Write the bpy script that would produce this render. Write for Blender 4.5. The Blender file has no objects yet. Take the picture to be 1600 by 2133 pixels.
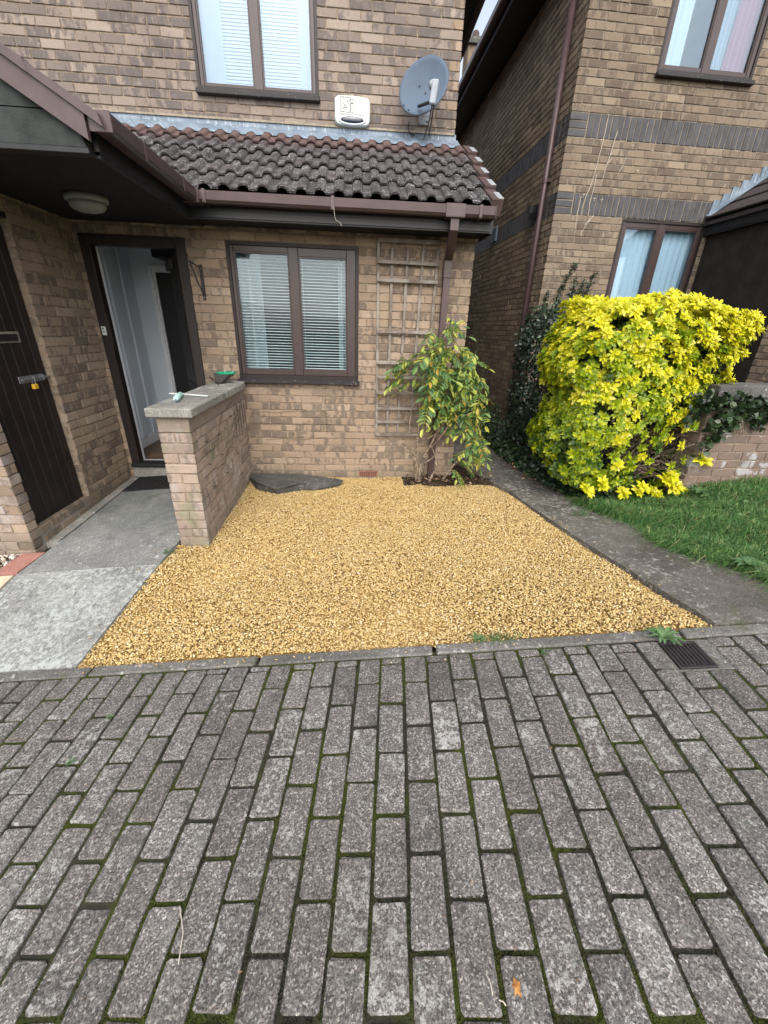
import bpy, math, random
import numpy as np
from mathutils import Matrix, Vector

random.seed(7)
rng = np.random.default_rng(11)
scene = bpy.context.scene
COL = scene.collection

# ------------------------------------------------------------------ camera, world, sun, exposure
CAM = np.array([0.96435, -4.37349, 1.56487])
def cam_axes(yaw, pit, rol):
    cy, sy, cp, sp = math.cos(yaw), math.sin(yaw), math.cos(pit), math.sin(pit)
    fwd = np.array([sy*cp, cy*cp, -sp]); right = np.array([cy, -sy, 0.0]); down = np.cross(fwd, right)
    cr, sr = math.cos(rol), math.sin(rol)
    return cr*right + sr*down, -sr*right + cr*down, fwd
AX_R, AX_D, AX_F = cam_axes(0.0801893, 0.4286083, -0.0333072)
cam_data = bpy.data.cameras.new("camera"); cam = bpy.data.objects.new("camera", cam_data); COL.objects.link(cam)
m = Matrix.Identity(4)
for i in range(3):
    m[i][0] = AX_R[i]; m[i][1] = -AX_D[i]; m[i][2] = -AX_F[i]; m[i][3] = CAM[i]
cam.matrix_world = m
cam_data.sensor_fit = 'HORIZONTAL'; cam_data.sensor_width = 36.0; cam_data.lens = 833.588/1600*36
cam_data.clip_start = 0.05; cam_data.clip_end = 600
scene.camera = cam

SUN_EL, SUN_AZ = math.radians(46), math.radians(180)      # azimuth measured clockwise from +Y
world = bpy.data.worlds.new("World"); scene.world = world; world.use_nodes = True
wn, wl = world.node_tree.nodes, world.node_tree.links
wn.clear()
sky = wn.new("ShaderNodeTexSky"); sky.sky_type = 'NISHITA'; sky.sun_disc = False
sky.sun_elevation = SUN_EL; sky.sun_rotation = SUN_AZ; sky.dust_density = 4.0; sky.air_density = 1.0; sky.ozone_density = 1.0
hs = wn.new("ShaderNodeHueSaturation"); hs.inputs['Saturation'].default_value = 0.48
bg = wn.new("ShaderNodeBackground"); bg.inputs['Strength'].default_value = 0.15
wo = wn.new("ShaderNodeOutputWorld")
wl.new(sky.outputs[0], hs.inputs['Color']); wl.new(hs.outputs[0], bg.inputs[0]); wl.new(bg.outputs[0], wo.inputs[0])

sl = bpy.data.lights.new("sun", 'SUN'); sl.energy = 0.7; sl.angle = math.radians(90); sl.color = (1.0, 0.955, 0.89)
so = bpy.data.objects.new("sun", sl); COL.objects.link(so)
sd = Vector((math.sin(SUN_AZ)*math.cos(SUN_EL), math.cos(SUN_AZ)*math.cos(SUN_EL), math.sin(SUN_EL)))
so.rotation_euler = (-sd).to_track_quat('-Z', 'Y').to_euler()

scene.view_settings.view_transform = 'Standard'
try: scene.view_settings.look = 'None'
except Exception: pass
scene.view_settings.gamma = 1.0; scene.view_settings.use_curve_mapping = False
scene.view_settings.exposure = 1.2
scene.render.engine = 'CYCLES'
scene.cycles.max_bounces = 8; scene.cycles.diffuse_bounces = 4; scene.cycles.transparent_max_bounces = 12
scene.cycles.use_denoising = True

# ------------------------------------------------------------------ materials
class NB:
    def __init__(s, name):
        s.m = bpy.data.materials.new(name); s.m.use_nodes = True
        s.t = s.m.node_tree; s.n = s.t.nodes; s.l = s.t.links
        s.b = s.n["Principled BSDF"]; s.out = s.n["Material Output"]
        s.pos = s.n.new("ShaderNodeNewGeometry")
    def lk(s, a, b): s.l.new(a, b)
    def val(s, sock, v):
        if isinstance(v, (int, float)): sock.default_value = v
        elif isinstance(v, tuple): sock.default_value = v if len(v) == 4 or len(sock.default_value) == 3 else (*v, 1)
        else: s.lk(v, sock)
    def math(s, op, a, b=0.0, c=0.0, clamp=False):
        n = s.n.new("ShaderNodeMath"); n.operation = op; n.use_clamp = clamp
        s.val(n.inputs[0], a); s.val(n.inputs[1], b); s.val(n.inputs[2], c); return n.outputs[0]
    def vmath(s, op, a, b):
        n = s.n.new("ShaderNodeVectorMath"); n.operation = op
        s.val(n.inputs[0], a); s.val(n.inputs[1], b); return n.outputs[0]
    def noise(s, vec, scale, detail=3, rough=0.55, dist=0.0):
        n = s.n.new("ShaderNodeTexNoise"); s.lk(vec, n.inputs['Vector'])
        n.inputs['Scale'].default_value = scale; n.inputs['Detail'].default_value = detail
        n.inputs['Roughness'].default_value = rough; n.inputs['Distortion'].default_value = dist; return n.outputs[0]
    def vor(s, vec, scale, feature='F1', out='Distance'):
        n = s.n.new("ShaderNodeTexVoronoi"); n.feature = feature; s.lk(vec, n.inputs['Vector']); n.inputs['Scale'].default_value = scale
        return n.outputs[out]
    def step(s, v, lo, hi):
        n = s.n.new("ShaderNodeMapRange"); n.interpolation_type = 'SMOOTHSTEP'
        s.val(n.inputs[0], v); n.inputs[1].default_value = lo; n.inputs[2].default_value = hi; return n.outputs[0]
    def mix(s, f, a, b):
        n = s.n.new("ShaderNodeMix"); n.data_type = 'RGBA'
        s.val(n.inputs[0], f); s.val(n.inputs[6], a); s.val(n.inputs[7], b); return n.outputs[2]
    def mul(s, a, b):
        n = s.n.new("ShaderNodeMix"); n.data_type = 'RGBA'; n.blend_type = 'MULTIPLY'; n.inputs[0].default_value = 1
        s.val(n.inputs[6], a); s.val(n.inputs[7], b); return n.outputs[2]
    def comb(s, x, y, z):
        n = s.n.new("ShaderNodeCombineXYZ")
        for i, v in enumerate((x, y, z)): s.val(n.inputs[i], v)
        return n.outputs[0]
    def sep(s, v):
        n = s.n.new("ShaderNodeSeparateXYZ"); s.lk(v, n.inputs[0]); return n.outputs
    def ramp(s, f, stops):
        n = s.n.new("ShaderNodeValToRGB"); s.val(n.inputs[0], f); e = n.color_ramp.elements
        while len(e) < len(stops): e.new(0.5)
        for k, (p, c) in enumerate(stops): e[k].position = p; e[k].color = (*c, 1)
        return n.outputs[0]
    def rnd(s):
        o = s.n.new("ShaderNodeObjectInfo")
        return s.math('FRACT', s.math('ADD', s.math('MULTIPLY', o.outputs['Random'], 7.31), s.pos.outputs['Random Per Island']))
    def bump(s, h, strength, dist=0.01):
        n = s.n.new("ShaderNodeBump"); n.inputs['Strength'].default_value = strength; n.inputs['Distance'].default_value = dist
        s.lk(h, n.inputs['Height']); s.lk(n.outputs[0], s.b.inputs['Normal'])
    def fin(s, col, rough=0.8, spec=0.3, metal=0.0):
        s.val(s.b.inputs['Base Color'], col); s.val(s.b.inputs['Roughness'], rough)
        s.b.inputs['Specular IOR Level'].default_value = spec; s.b.inputs['Metallic'].default_value = metal
        return s.m
    @property
    def P(s): return s.pos.outputs['Position']

def plain(name, c, rough=0.6, spec=0.4, metal=0.0, var=0.25, scale=14, bump=0.0, dark=None, bs=90):
    k = NB(name); n1 = k.noise(k.P, scale, 4)
    d = dark if dark else tuple(x*(1-var) for x in c)
    col = k.mix(k.step(n1, 0.32, 0.68), d, tuple(min(1, x*(1+var*0.4)) for x in c))
    if bump: k.bump(k.noise(k.P, bs, 4), bump)
    return k.fin(col, rough, spec, metal)

def brick_mat(name, light, mid, dark, pale, zgreen=False, darkshift=0.0, full_hi=0.16):
    k = NB(name); r = k.rnd()
    s = k.sep(k.P)
    u = k.math('ADD', s[0], s[1]); off = k.math('MULTIPLY', r, 37.0)
    vbar = k.comb(k.math('ADD', u, off), off, k.math('MULTIPLY', s[2], 0.32))
    n1 = k.noise(vbar, 17, 1.5, 0.45, 0.25)
    n2 = k.noise(k.vmath('ADD', k.P, k.comb(off, off, 0.0)), 34, 3, 0.65)
    r2 = k.math('FRACT', k.math('MULTIPLY', r, 13.7)); r3 = k.math('FRACT', k.math('MULTIPLY', r, 29.3))
    base = k.mix(r2, light, mid)
    base = k.mix(k.math('MULTIPLY', k.step(r3, 0.72, 1.0), 0.8), base, pale)
    thr = k.math('SUBTRACT', 0.60, k.math('MULTIPLY', k.step(r, 0.15, 1.0), 0.17 + darkshift))
    mk = k.step(k.math('SUBTRACT', k.math('ADD', k.math('MULTIPLY', n1, 0.66), k.math('MULTIPLY', n2, 0.34)), thr), -0.03, 0.085)
    full = k.math('MULTIPLY', k.step(r3, full_hi-0.12, full_hi), -1.0); full = k.math('ADD', full, 1.0)
    mk = k.math('MAXIMUM', mk, k.math('MULTIPLY', full, 0.62))
    fine = k.noise(k.P, 260, 3, 0.7)
    grain = k.noise(k.P, 120, 4, 0.75)
    mk2 = k.math('MULTIPLY', mk, k.math('ADD', 0.35, k.math('MULTIPLY', 0.65, k.step(grain, 0.34, 0.56))))
    col = k.mix(k.math('MULTIPLY', mk2, 0.85), base, dark)
    col = k.mul(col, k.ramp(fine, [(0.25, (0.68, 0.68, 0.68)), (0.7, (1.14, 1.13, 1.11))]))
    col = k.mul(col, k.ramp(grain, [(0.3, (0.80, 0.80, 0.80)), (0.65, (1.10, 1.10, 1.10))]))
    col = k.mul(col, k.ramp(k.noise(k.P, 1.7, 3), [(0.3, (0.86, 0.86, 0.87)), (0.7, (1.06, 1.05, 1.03))]))
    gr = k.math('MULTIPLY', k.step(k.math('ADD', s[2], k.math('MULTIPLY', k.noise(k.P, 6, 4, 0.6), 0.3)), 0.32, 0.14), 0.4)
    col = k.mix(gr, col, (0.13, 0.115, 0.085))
    if zgreen:
        g = k.math('MULTIPLY', k.step(k.noise(k.P, 5.5, 4, 0.6), 0.52, 0.72), 0.55)
        col = k.mix(g, col, (0.17, 0.19, 0.10))
        w = k.math('MULTIPLY', k.step(k.noise(k.vmath('ADD', k.P, (9.1, 3.0, 1.0)), 4.5, 5, 0.65), 0.5, 0.75), 0.6)
        col = k.mix(w, col, (0.42, 0.39, 0.38))
    rl = k.comb(k.math('MULTIPLY', u, 45.0), off, k.math('MULTIPLY', s[2], 240.0))
    h = k.math('ADD', k.math('MULTIPLY', k.noise(rl, 1.0, 3, 0.6), 0.8), k.math('MULTIPLY', fine, 0.6))
    k.bump(h, 0.8, 0.008)
    return k.fin(col, 0.92, 0.15)

M = {}
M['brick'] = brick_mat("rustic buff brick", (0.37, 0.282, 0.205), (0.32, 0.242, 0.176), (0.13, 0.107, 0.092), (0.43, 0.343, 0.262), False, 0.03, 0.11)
M['brick_upper'] = brick_mat("hazed buff brick", (0.325, 0.27, 0.23), (0.27, 0.222, 0.193), (0.115, 0.105, 0.105), (0.39, 0.33, 0.28), False, 0.05, 0.24)  # more dark bricks, with the lens haze's lilac grey put into the colour
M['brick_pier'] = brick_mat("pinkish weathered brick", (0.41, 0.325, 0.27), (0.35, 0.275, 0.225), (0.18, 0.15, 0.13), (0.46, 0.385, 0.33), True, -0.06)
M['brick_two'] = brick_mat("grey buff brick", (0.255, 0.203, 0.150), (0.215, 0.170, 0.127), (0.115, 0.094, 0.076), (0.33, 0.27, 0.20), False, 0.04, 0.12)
def lowwall_mat():
    k = NB("old brick with flaking white paint"); r = k.rnd()
    base = k.mix(r, (0.215, 0.155, 0.125), (0.165, 0.125, 0.105))
    fine = k.noise(k.P, 180, 3, 0.7)
    base = k.mul(base, k.ramp(fine, [(0.25, (0.6, 0.6, 0.6)), (0.7, (1.15, 1.15, 1.15))]))
    s = k.sep(k.P)
    low = k.step(s[2], 1.0, 0.35)
    w = k.step(k.math('ADD', k.noise(k.P, 6.5, 5, 0.6), k.math('MULTIPLY', low, 0.07)), 0.60, 0.68)
    col = k.mix(k.math('MULTIPLY', w, 0.65), base, (0.40, 0.41, 0.43))
    g = k.step(k.noise(k.vmath('ADD', k.P, (4., 7., 2.)), 4, 4), 0.55, 0.75)
    col = k.mix(k.math('MULTIPLY', g, 0.5), col, (0.08, 0.09, 0.06))
    k.bump(fine, 0.6, 0.006)
    return k.fin(col, 0.9, 0.15)
M['brick_low'] = lowwall_mat()
M['mortar'] = plain("sandy mortar", (0.285, 0.228, 0.168), 0.95, 0.1, var=0.35, scale=30, bump=0.5, bs=200)
M['mortar_grey'] = plain("pale mortar", (0.26, 0.222, 0.172), 0.95, 0.1, var=0.3, scale=30, bump=0.5, bs=200)
M['blue_brick'] = plain("slate grey engineering brick", (0.062, 0.06, 0.064), 0.6, 0.35, var=0.3, scale=9, bump=0.15)

def concrete(name, a, b, lich=0.0, lichcol=(0.55, 0.56, 0.54), stain=0.3, lscale=16, agg=1.0, darkspot=(0.05, 0.05, 0.048), moss=0.0, pits=0.0):
    k = NB(name)
    col = k.mix(k.step(k.noise(k.P, 2.2, 4), 0.3, 0.7), a, b)
    fine = k.noise(k.P, 330, 2, 0.7)
    sp = k.vor(k.P, 260, out='Color'); spv = k.sep(sp)
    col = k.mul(col, k.ramp(fine, [(0.28, (1-0.5*agg,)*3), (0.72, (1+0.28*agg,)*3)]))
    col = k.mul(col, k.ramp(spv[0], [(0.0, (1-0.38*agg,)*3), (0.8, (1.05,)*3), (1.0, (1+0.35*agg,)*3)]))
    st = k.step(k.noise(k.vmath('ADD', k.P, (3.3, 8.1, 0.)), 5.0, 5, 0.65), 0.52, 0.72)
    col = k.mix(k.math('MULTIPLY', st, stain), col, darkspot)
    col = k.mul(col, k.ramp(k.noise(k.vmath('ADD', k.P, (2., 2., 5.)), 75, 4, 0.7), [(0.3, (1-0.30*agg,)*3), (0.7, (1+0.20*agg,)*3)]))
    col = k.mul(col, k.ramp(k.noise(k.vmath('ADD', k.P, (6., 2., 5.)), 11, 5, 0.65), [(0.3, (0.80,)*3), (0.7, (1.14,)*3)]))
    if lich:
        l1 = k.noise(k.P, lscale, 6, 0.72, 0.3)
        l2 = k.noise(k.vmath('ADD', k.P, (5., 1., 0.)), 2.3, 3)
        f = k.step(k.math('ADD', l1, k.math('MULTIPLY', k.math('SUBTRACT', l2, 0.5), 0.35)), 0.64-lich*0.24, 0.74-lich*0.2)
        col = k.mix(k.math('MULTIPLY', f, 0.85), col, lichcol)
    if pits:
        pv = k.vmath('MULTIPLY', k.P, (1.0, 0.55, 1.0)); pn = k.noise(pv, 46, 4, 0.7, 0.4)
        pf = k.step(k.math('ADD', pn, k.math('MULTIPLY', k.math('SUBTRACT', k.noise(k.P, 4, 3), 0.5), 0.3)), 0.55, 0.64)
        col = k.mix(k.math('MULTIPLY', pf, pits), col, (0.10, 0.10, 0.095))
    if moss:
        g = k.step(k.noise(k.vmath('ADD', k.P, (1., 4., 0.)), 7, 5, 0.7), 0.56, 0.7)
        col = k.mix(k.math('MULTIPLY', g, moss), col, (0.055, 0.075, 0.02))
    k.bump(k.math('ADD', fine, spv[0]), 0.5, 0.004)
    return k.fin(col, 0.9, 0.2)

def paver_mat():
    k = NB("weathered concrete block"); r = k.rnd(); r2 = k.math('FRACT', k.math('MULTIPLY', r, 17.3))
    col = k.ramp(r, [(0.0, (0.120, 0.114, 0.110)), (0.35, (0.162, 0.155, 0.148)), (0.7, (0.134, 0.125, 0.120)), (1.0, (0.176, 0.168, 0.161))])
    off = k.comb(k.math('MULTIPLY', r, 11.), k.math('MULTIPLY', r2, 9.), 0.0); v = k.vmath('ADD', k.P, off)
    fine = k.noise(v, 300, 2, 0.75)
    sp = k.sep(k.vor(v, 215, out='Color'))
    col = k.mul(col, k.ramp(fine, [(0.3, (0.5, 0.5, 0.5)), (0.7, (1.4, 1.4, 1.4))]))
    col = k.mul(col, k.ramp(sp[0], [(0.0, (0.45, 0.44, 0.44)), (0.55, (1.0, 1.0, 1.0)), (0.86, (1.35, 1.33, 1.3)), (1.0, (2.5, 2.45, 2.4))]))
    l1 = k.math('MAXIMUM', k.noise(v, 24, 5, 0.72, 0.2), k.math('SUBTRACT', k.noise(k.vmath('ADD', v, (3., 9., 0.)), 62, 3, 0.6), 0.015))
    lv = k.noise(k.P, 2.6, 3)
    thr = k.math('ADD', k.math('MULTIPLY', r2, -0.07), k.math('MULTIPLY', lv, -0.30))
    f = k.step(k.math('SUBTRACT', l1, k.math('ADD', thr, 0.775)), 0.0, 0.07)
    f = k.math('MULTIPLY', f, k.step(fine, 0.25, 0.6))
    col = k.mix(k.math('MULTIPLY', f, 0.68), col, (0.46, 0.465, 0.45))
    d = k.step(k.noise(k.vmath('ADD', v, (2., 5., 0.)), 17, 4, 0.6), 0.62, 0.72)
    col = k.mix(k.math('MULTIPLY', d, 0.6), col, (0.05, 0.047, 0.045))
    big = k.noise(k.P, 1.6, 4, 0.6); col = k.mul(col, k.ramp(big, [(0.3, (0.80, 0.78, 0.75)), (0.7, (1.12, 1.12, 1.12))]))
    mid_ = k.noise(k.vmath('ADD', v, (1., 1., 0.)), 9, 4, 0.65); col = k.mul(col, k.ramp(mid_, [(0.3, (0.76, 0.75, 0.73)), (0.7, (1.15, 1.15, 1.14))]))
    g = k.step(k.noise(k.vmath('ADD', v, (7., 5., 0.)), 12, 5, 0.7), 0.60, 0.75)
    col = k.mix(k.math('MULTIPLY', g, 0.4), col, (0.17, 0.20, 0.155))
    k.bump(k.math('ADD', fine, k.math('MULTIPLY', sp[0], 0.8)), 0.6, 0.005)
    return k.fin(col, 0.9, 0.2)
M['paver'] = paver_mat()
def moss_mat(name, g1, g2, soil, lo, hi):
    k = NB(name)
    f = k.step(k.noise(k.P, 3.0, 4, 0.6), lo, hi)
    col = k.mix(f, soil, k.mix(k.noise(k.P, 60, 3), g1, g2))
    k.bump(k.noise(k.P, 220, 3), 0.9, 0.01)
    return k.fin(col, 0.95, 0.1)
M['moss_bed'] = moss_mat("mossy joint sand", (0.030, 0.040, 0.009), (0.060, 0.075, 0.015), (0.042, 0.039, 0.031), 0.42, 0.60)
M['moss'] = moss_mat("moss", (0.038, 0.048, 0.011), (0.088, 0.098, 0.022), (0.042, 0.040, 0.026), 0.42, 0.62)
M['kerb'] = concrete("kerb concrete", (0.135, 0.13, 0.118), (0.195, 0.185, 0.17), 0.25, (0.42, 0.42, 0.40), 0.4, moss=0.45, lscale=24)
M['coping'] = concrete("coping concrete", (0.27, 0.262, 0.232), (0.37, 0.36, 0.32), 0.25, (0.6, 0.6, 0.56), 0.45, moss=0.25)
M['coping_low'] = concrete("mossy coping concrete", (0.10, 0.10, 0.09), (0.17, 0.165, 0.15), 0.15, moss=0.6)
M['slab'] = concrete("smooth path concrete", (0.20, 0.215, 0.205), (0.255, 0.265, 0.25), 0.0, stain=0.35, agg=0.9, pits=0.12)
M['slab_rough'] = concrete("worn path concrete", (0.235, 0.24, 0.23), (0.29, 0.295, 0.28), 0.12, stain=0.35, agg=1.0, pits=0.3)
M['slab_pale'] = concrete("lichen bleached concrete", (0.25, 0.255, 0.245), (0.33, 0.34, 0.32), 0.74, (0.37, 0.39, 0.37), 0.5, lscale=30, darkspot=(0.13, 0.13, 0.125), agg=1.0, pits=0.75)
M['side_path'] = concrete("dark damp path concrete", (0.10, 0.09, 0.077), (0.19, 0.175, 0.152), 0.46, (0.30, 0.29, 0.265), 0.6, lscale=26, moss=0.45, agg=1.1, pits=0.35)
M['sill_conc'] = concrete("concrete sill", (0.28, 0.27, 0.245), (0.36, 0.35, 0.31), 0.1)
M['stone_dark'] = concrete("dark wet stone", (0.055, 0.055, 0.05), (0.115, 0.11, 0.10), 0.2, (0.21, 0.205, 0.19), 0.5, moss=0.35, agg=0.9)
M['edge_red'] = concrete("red edging", (0.34, 0.16, 0.125), (0.40, 0.21, 0.17), 0.1, agg=0.4)
M['edge_cream'] = concrete("cream edging", (0.50, 0.42, 0.30), (0.58, 0.50, 0.37), 0.0, agg=0.3)
M['soil'] = plain("damp soil", (0.045, 0.032, 0.022), 0.95, 0.1, var=0.5, scale=40, bump=1.0, bs=120)
M['earth'] = plain("garden earth", (0.05, 0.045, 0.028), 0.95, 0.1, var=0.4, scale=6, bump=0.6)
M['turf'] = plain("turf", (0.025, 0.055, 0.014), 0.95, 0.1, var=0.5, scale=12, bump=0.8)

def stones(name, stops, rough=0.75):
    k = NB(name); r = k.rnd(); col = k.ramp(r, stops)
    col = k.mul(col, k.ramp(k.noise(k.P, 240, 3, 0.65), [(0.3, (0.7, 0.68, 0.64)), (0.7, (1.15, 1.15, 1.15))]))
    return k.fin(col, rough, 0.3)
M['gravel'] = stones("golden gravel", [(0.0, (0.20, 0.125, 0.055)), (0.08, (0.42, 0.285, 0.105)), (0.5, (0.535, 0.39, 0.165)), (0.82, (0.60, 0.455, 0.21)), (0.94, (0.70, 0.57, 0.33)), (1.0, (0.66, 0.60, 0.46))])
M['gravel_bed'] = plain("gravel dust", (0.29, 0.185, 0.068), 0.95, 0.1, var=0.4, scale=60)
M['pebble'] = stones("mixed pebbles", [(0.0, (0.09, 0.06, 0.045)), (0.3, (0.26, 0.2, 0.15)), (0.6, (0.50, 0.45, 0.38)), (1.0, (0.72, 0.70, 0.66))])

M['frame'] = plain("brown window frame", (0.045, 0.029, 0.027), 0.35, 0.45, var=0.12, scale=20)
M['frame_dark'] = plain("dark brown timber", (0.020, 0.014, 0.013), 0.5, 0.35, var=0.3, scale=30)
def sill_mat():
    k = NB("weathered black sill paint"); w = k.step(k.noise(k.P, 42, 4, 0.7), 0.60, 0.70)
    return k.fin(k.mix(k.math('MULTIPLY', w, 0.6), (0.018, 0.015, 0.016), (0.36, 0.33, 0.31)), 0.55, 0.35)
M['sill'] = sill_mat()
M['gutter'] = plain("brown gutter plastic", (0.068, 0.042, 0.042), 0.38, 0.45, var=0.15, scale=10)
M['barge'] = plain("brown barge paint", (0.085, 0.060, 0.060), 0.5, 0.35, var=0.12, scale=12, bump=0.1)
M['fascia'] = plain("black stained fascia", (0.011, 0.012, 0.014), 0.45, 0.4, var=0.3, scale=18)
M['gable'] = plain("weathered dark board", (0.030, 0.036, 0.034), 0.7, 0.25, var=0.45, scale=10, bump=0.3)
M['soffit'] = plain("dark soffit", (0.016, 0.015, 0.016), 0.7, 0.25, var=0.3)
M['door'] = plain("dark brown boarded door", (0.018, 0.012, 0.011), 0.55, 0.35, var=0.3, scale=8)
M['door_two'] = plain("dark stained boards", (0.022, 0.018, 0.014), 0.75, 0.2, var=0.35, scale=7, bump=0.3)
def lead_mat():
    k = NB("weathered lead"); s = k.sep(k.P)
    v = k.comb(k.math('ADD', s[0], s[1]), 0.0, k.math('MULTIPLY', s[2], 0.12))
    n1 = k.noise(v, 55, 4, 0.6); n2 = k.noise(k.P, 5, 4)
    col = k.mix(k.step(n2, 0.3, 0.7), (0.10, 0.135, 0.175), (0.17, 0.215, 0.265))
    col = k.mix(k.math('MULTIPLY', k.step(n1, 0.52, 0.66), 0.75), col, (0.40, 0.45, 0.50))
    k.bump(k.noise(k.P, 20, 3), 0.25)
    return k.fin(col, 0.55, 0.4)
M['lead'] = lead_mat()
def tile_mat():
    k = NB("lichen spotted roof tile"); r = k.rnd(); s = k.sep(k.P)
    base = k.mix(r, (0.043, 0.038, 0.038), (0.062, 0.051, 0.050))
    up = k.step(s[2], 3.10, 3.24)
    base = k.mix(k.math('MULTIPLY', up, 0.8), base, (0.125, 0.075, 0.066))
    fine = k.noise(k.P, 140, 3, 0.7)
    base = k.mul(base, k.ramp(fine, [(0.3, (0.62, 0.62, 0.62)), (0.7, (1.3, 1.3, 1.3))]))
    l = k.noise(k.P, 62, 5, 0.75, 0.3); l2 = k.noise(k.P, 9, 3)
    f = k.step(k.math('ADD', l, k.math('ADD', k.math('MULTIPLY', k.math('SUBTRACT', l2, 0.5), 0.3), k.math('MULTIPLY', up, -0.10))), 0.56, 0.625)
    col = k.mix(k.math('MULTIPLY', f, 0.78), base, (0.40, 0.40, 0.41))
    k.bump(k.math('ADD', fine, l), 0.5, 0.008)
    return k.fin(col, 0.8, 0.3)
M['tile'] = tile_mat()
M['tile_brown'] = plain("brown roof tile", (0.075, 0.047, 0.042), 0.75, 0.3, var=0.3, scale=20, bump=0.3)
M['clip'] = plain("painted sky glint", (0.30, 0.31, 0.32), 0.4, 0.5, var=0.2, scale=40)  # sky reflection on the verge cap tops, put into a pale colour
M['wood_grey'] = plain("silvered trellis wood", (0.25, 0.228, 0.20), 0.8, 0.2, dark=(0.13, 0.105, 0.085), scale=7, bump=0.4, bs=140)
M['white'] = plain("white paint", (0.72, 0.74, 0.76), 0.5, 0.4, var=0.05)
M['interior'] = plain("interior wall paint", (0.60, 0.66, 0.71), 0.7, 0.3, var=0.05, scale=3)
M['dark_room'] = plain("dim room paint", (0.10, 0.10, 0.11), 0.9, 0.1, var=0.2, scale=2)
M['wood_floor'] = plain("brown floor", (0.14, 0.085, 0.05), 0.5, 0.4, var=0.3, scale=10)
M['plastic_white'] = plain("white plastic", (0.52, 0.55, 0.52), 0.4, 0.45, var=0.04)
M['blind'] = plain("white blind slat", (0.70, 0.76, 0.76), 0.45, 0.4, var=0.06)
M['black'] = plain("black plastic", (0.012, 0.012, 0.014), 0.45, 0.4, var=0.2)
M['iron'] = plain("black iron", (0.010, 0.010, 0.012), 0.5, 0.5, var=0.2)
M['lens_dark'] = plain("dark blue lens", (0.01, 0.02, 0.04), 0.12, 0.6, var=0.2)
M['rubber'] = plain("black rubber", (0.014, 0.014, 0.015), 0.75, 0.3, var=0.3)
M['steel'] = plain("galvanised steel", (0.32, 0.33, 0.35), 0.45, 0.5, 0.7, var=0.3, scale=40)
M['brass'] = plain("yellow padlock", (0.70, 0.42, 0.03), 0.4, 0.5, var=0.1)
M['dish'] = plain("grey dish paint", (0.085, 0.115, 0.16), 0.65, 0.2, var=0.1, scale=5)
M['lnb'] = plain("pale grey plastic", (0.33, 0.37, 0.40), 0.4, 0.4, var=0.08)
M['cast_iron'] = plain("dark plastic cover", (0.026, 0.021, 0.022), 0.6, 0.35, var=0.3, scale=60, bump=0.2)
M['terracotta'] = plain("terracotta vent", (0.24, 0.11, 0.075), 0.85, 0.2, var=0.25, scale=30)
M['mint'] = plain("pale mint plastic", (0.42, 0.68, 0.60), 0.4, 0.45, var=0.1, scale=40)
M['green_plastic'] = plain("green plastic", (0.01, 0.28, 0.14), 0.4, 0.45, var=0.1)
M['grey_cloth'] = plain("dark grey fabric", (0.055, 0.050, 0.045), 0.85, 0.2, var=0.2, scale=60)
M['lamp_glass'] = plain("frosted lamp glass", (0.20, 0.22, 0.195), 0.35, 0.4, var=0.1)
M['bark'] = plain("pale vine bark", (0.33, 0.26, 0.19), 0.85, 0.2, dark=(0.09, 0.065, 0.045), scale=45, bump=0.5)
M['bark_dark'] = plain("dark shrub bark", (0.10, 0.075, 0.05), 0.85, 0.2, var=0.5, scale=45)
M['straw'] = plain("dry stem", (0.52, 0.46, 0.38), 0.8, 0.2, var=0.2, scale=40)
M['dead_leaf'] = plain("fallen orange leaf", (0.42, 0.19, 0.05), 0.7, 0.3, var=0.4, scale=60)
M['litter'] = stones("dry leaf litter", [(0.0, (0.05, 0.03, 0.02)), (0.5, (0.16, 0.09, 0.05)), (1.0, (0.36, 0.26, 0.17))])

def leaf_mat(name, stops, rough=0.42, trans=0.3, edge=None):
    k = NB(name); r = k.rnd(); col = k.ramp(r, stops)
    col = k.mul(col, k.ramp(k.noise(k.P, 70, 2), [(0.3, (0.82, 0.82, 0.82)), (0.7, (1.1, 1.1, 1.1))]))
    k.fin(col, rough, 0.4)
    tr = k.n.new("ShaderNodeBsdfTranslucent"); k.lk(col, tr.inputs[0])
    mx = k.n.new("ShaderNodeMixShader"); mx.inputs[0].default_value = trans
    k.lk(k.b.outputs[0], mx.inputs[1]); k.lk(tr.outputs[0], mx.inputs[2]); k.lk(mx.outputs[0], k.out.inputs[0])
    return k.m
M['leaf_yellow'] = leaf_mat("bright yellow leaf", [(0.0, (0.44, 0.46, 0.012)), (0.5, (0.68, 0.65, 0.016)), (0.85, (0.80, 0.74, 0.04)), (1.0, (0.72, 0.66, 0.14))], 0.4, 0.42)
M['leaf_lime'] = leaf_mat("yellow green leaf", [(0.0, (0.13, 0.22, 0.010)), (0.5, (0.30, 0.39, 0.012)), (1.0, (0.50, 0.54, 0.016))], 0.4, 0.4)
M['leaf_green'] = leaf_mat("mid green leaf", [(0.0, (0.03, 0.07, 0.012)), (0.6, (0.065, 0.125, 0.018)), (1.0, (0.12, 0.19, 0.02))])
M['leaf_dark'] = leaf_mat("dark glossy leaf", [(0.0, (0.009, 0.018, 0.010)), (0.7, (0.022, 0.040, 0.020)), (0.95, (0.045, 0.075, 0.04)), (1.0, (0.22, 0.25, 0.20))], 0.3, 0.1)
M['leaf_ivy'] = leaf_mat("ivy leaf", [(0.0, (0.008, 0.018, 0.008)), (0.7, (0.025, 0.05, 0.018)), (1.0, (0.06, 0.10, 0.04))], 0.35, 0.12)
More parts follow.
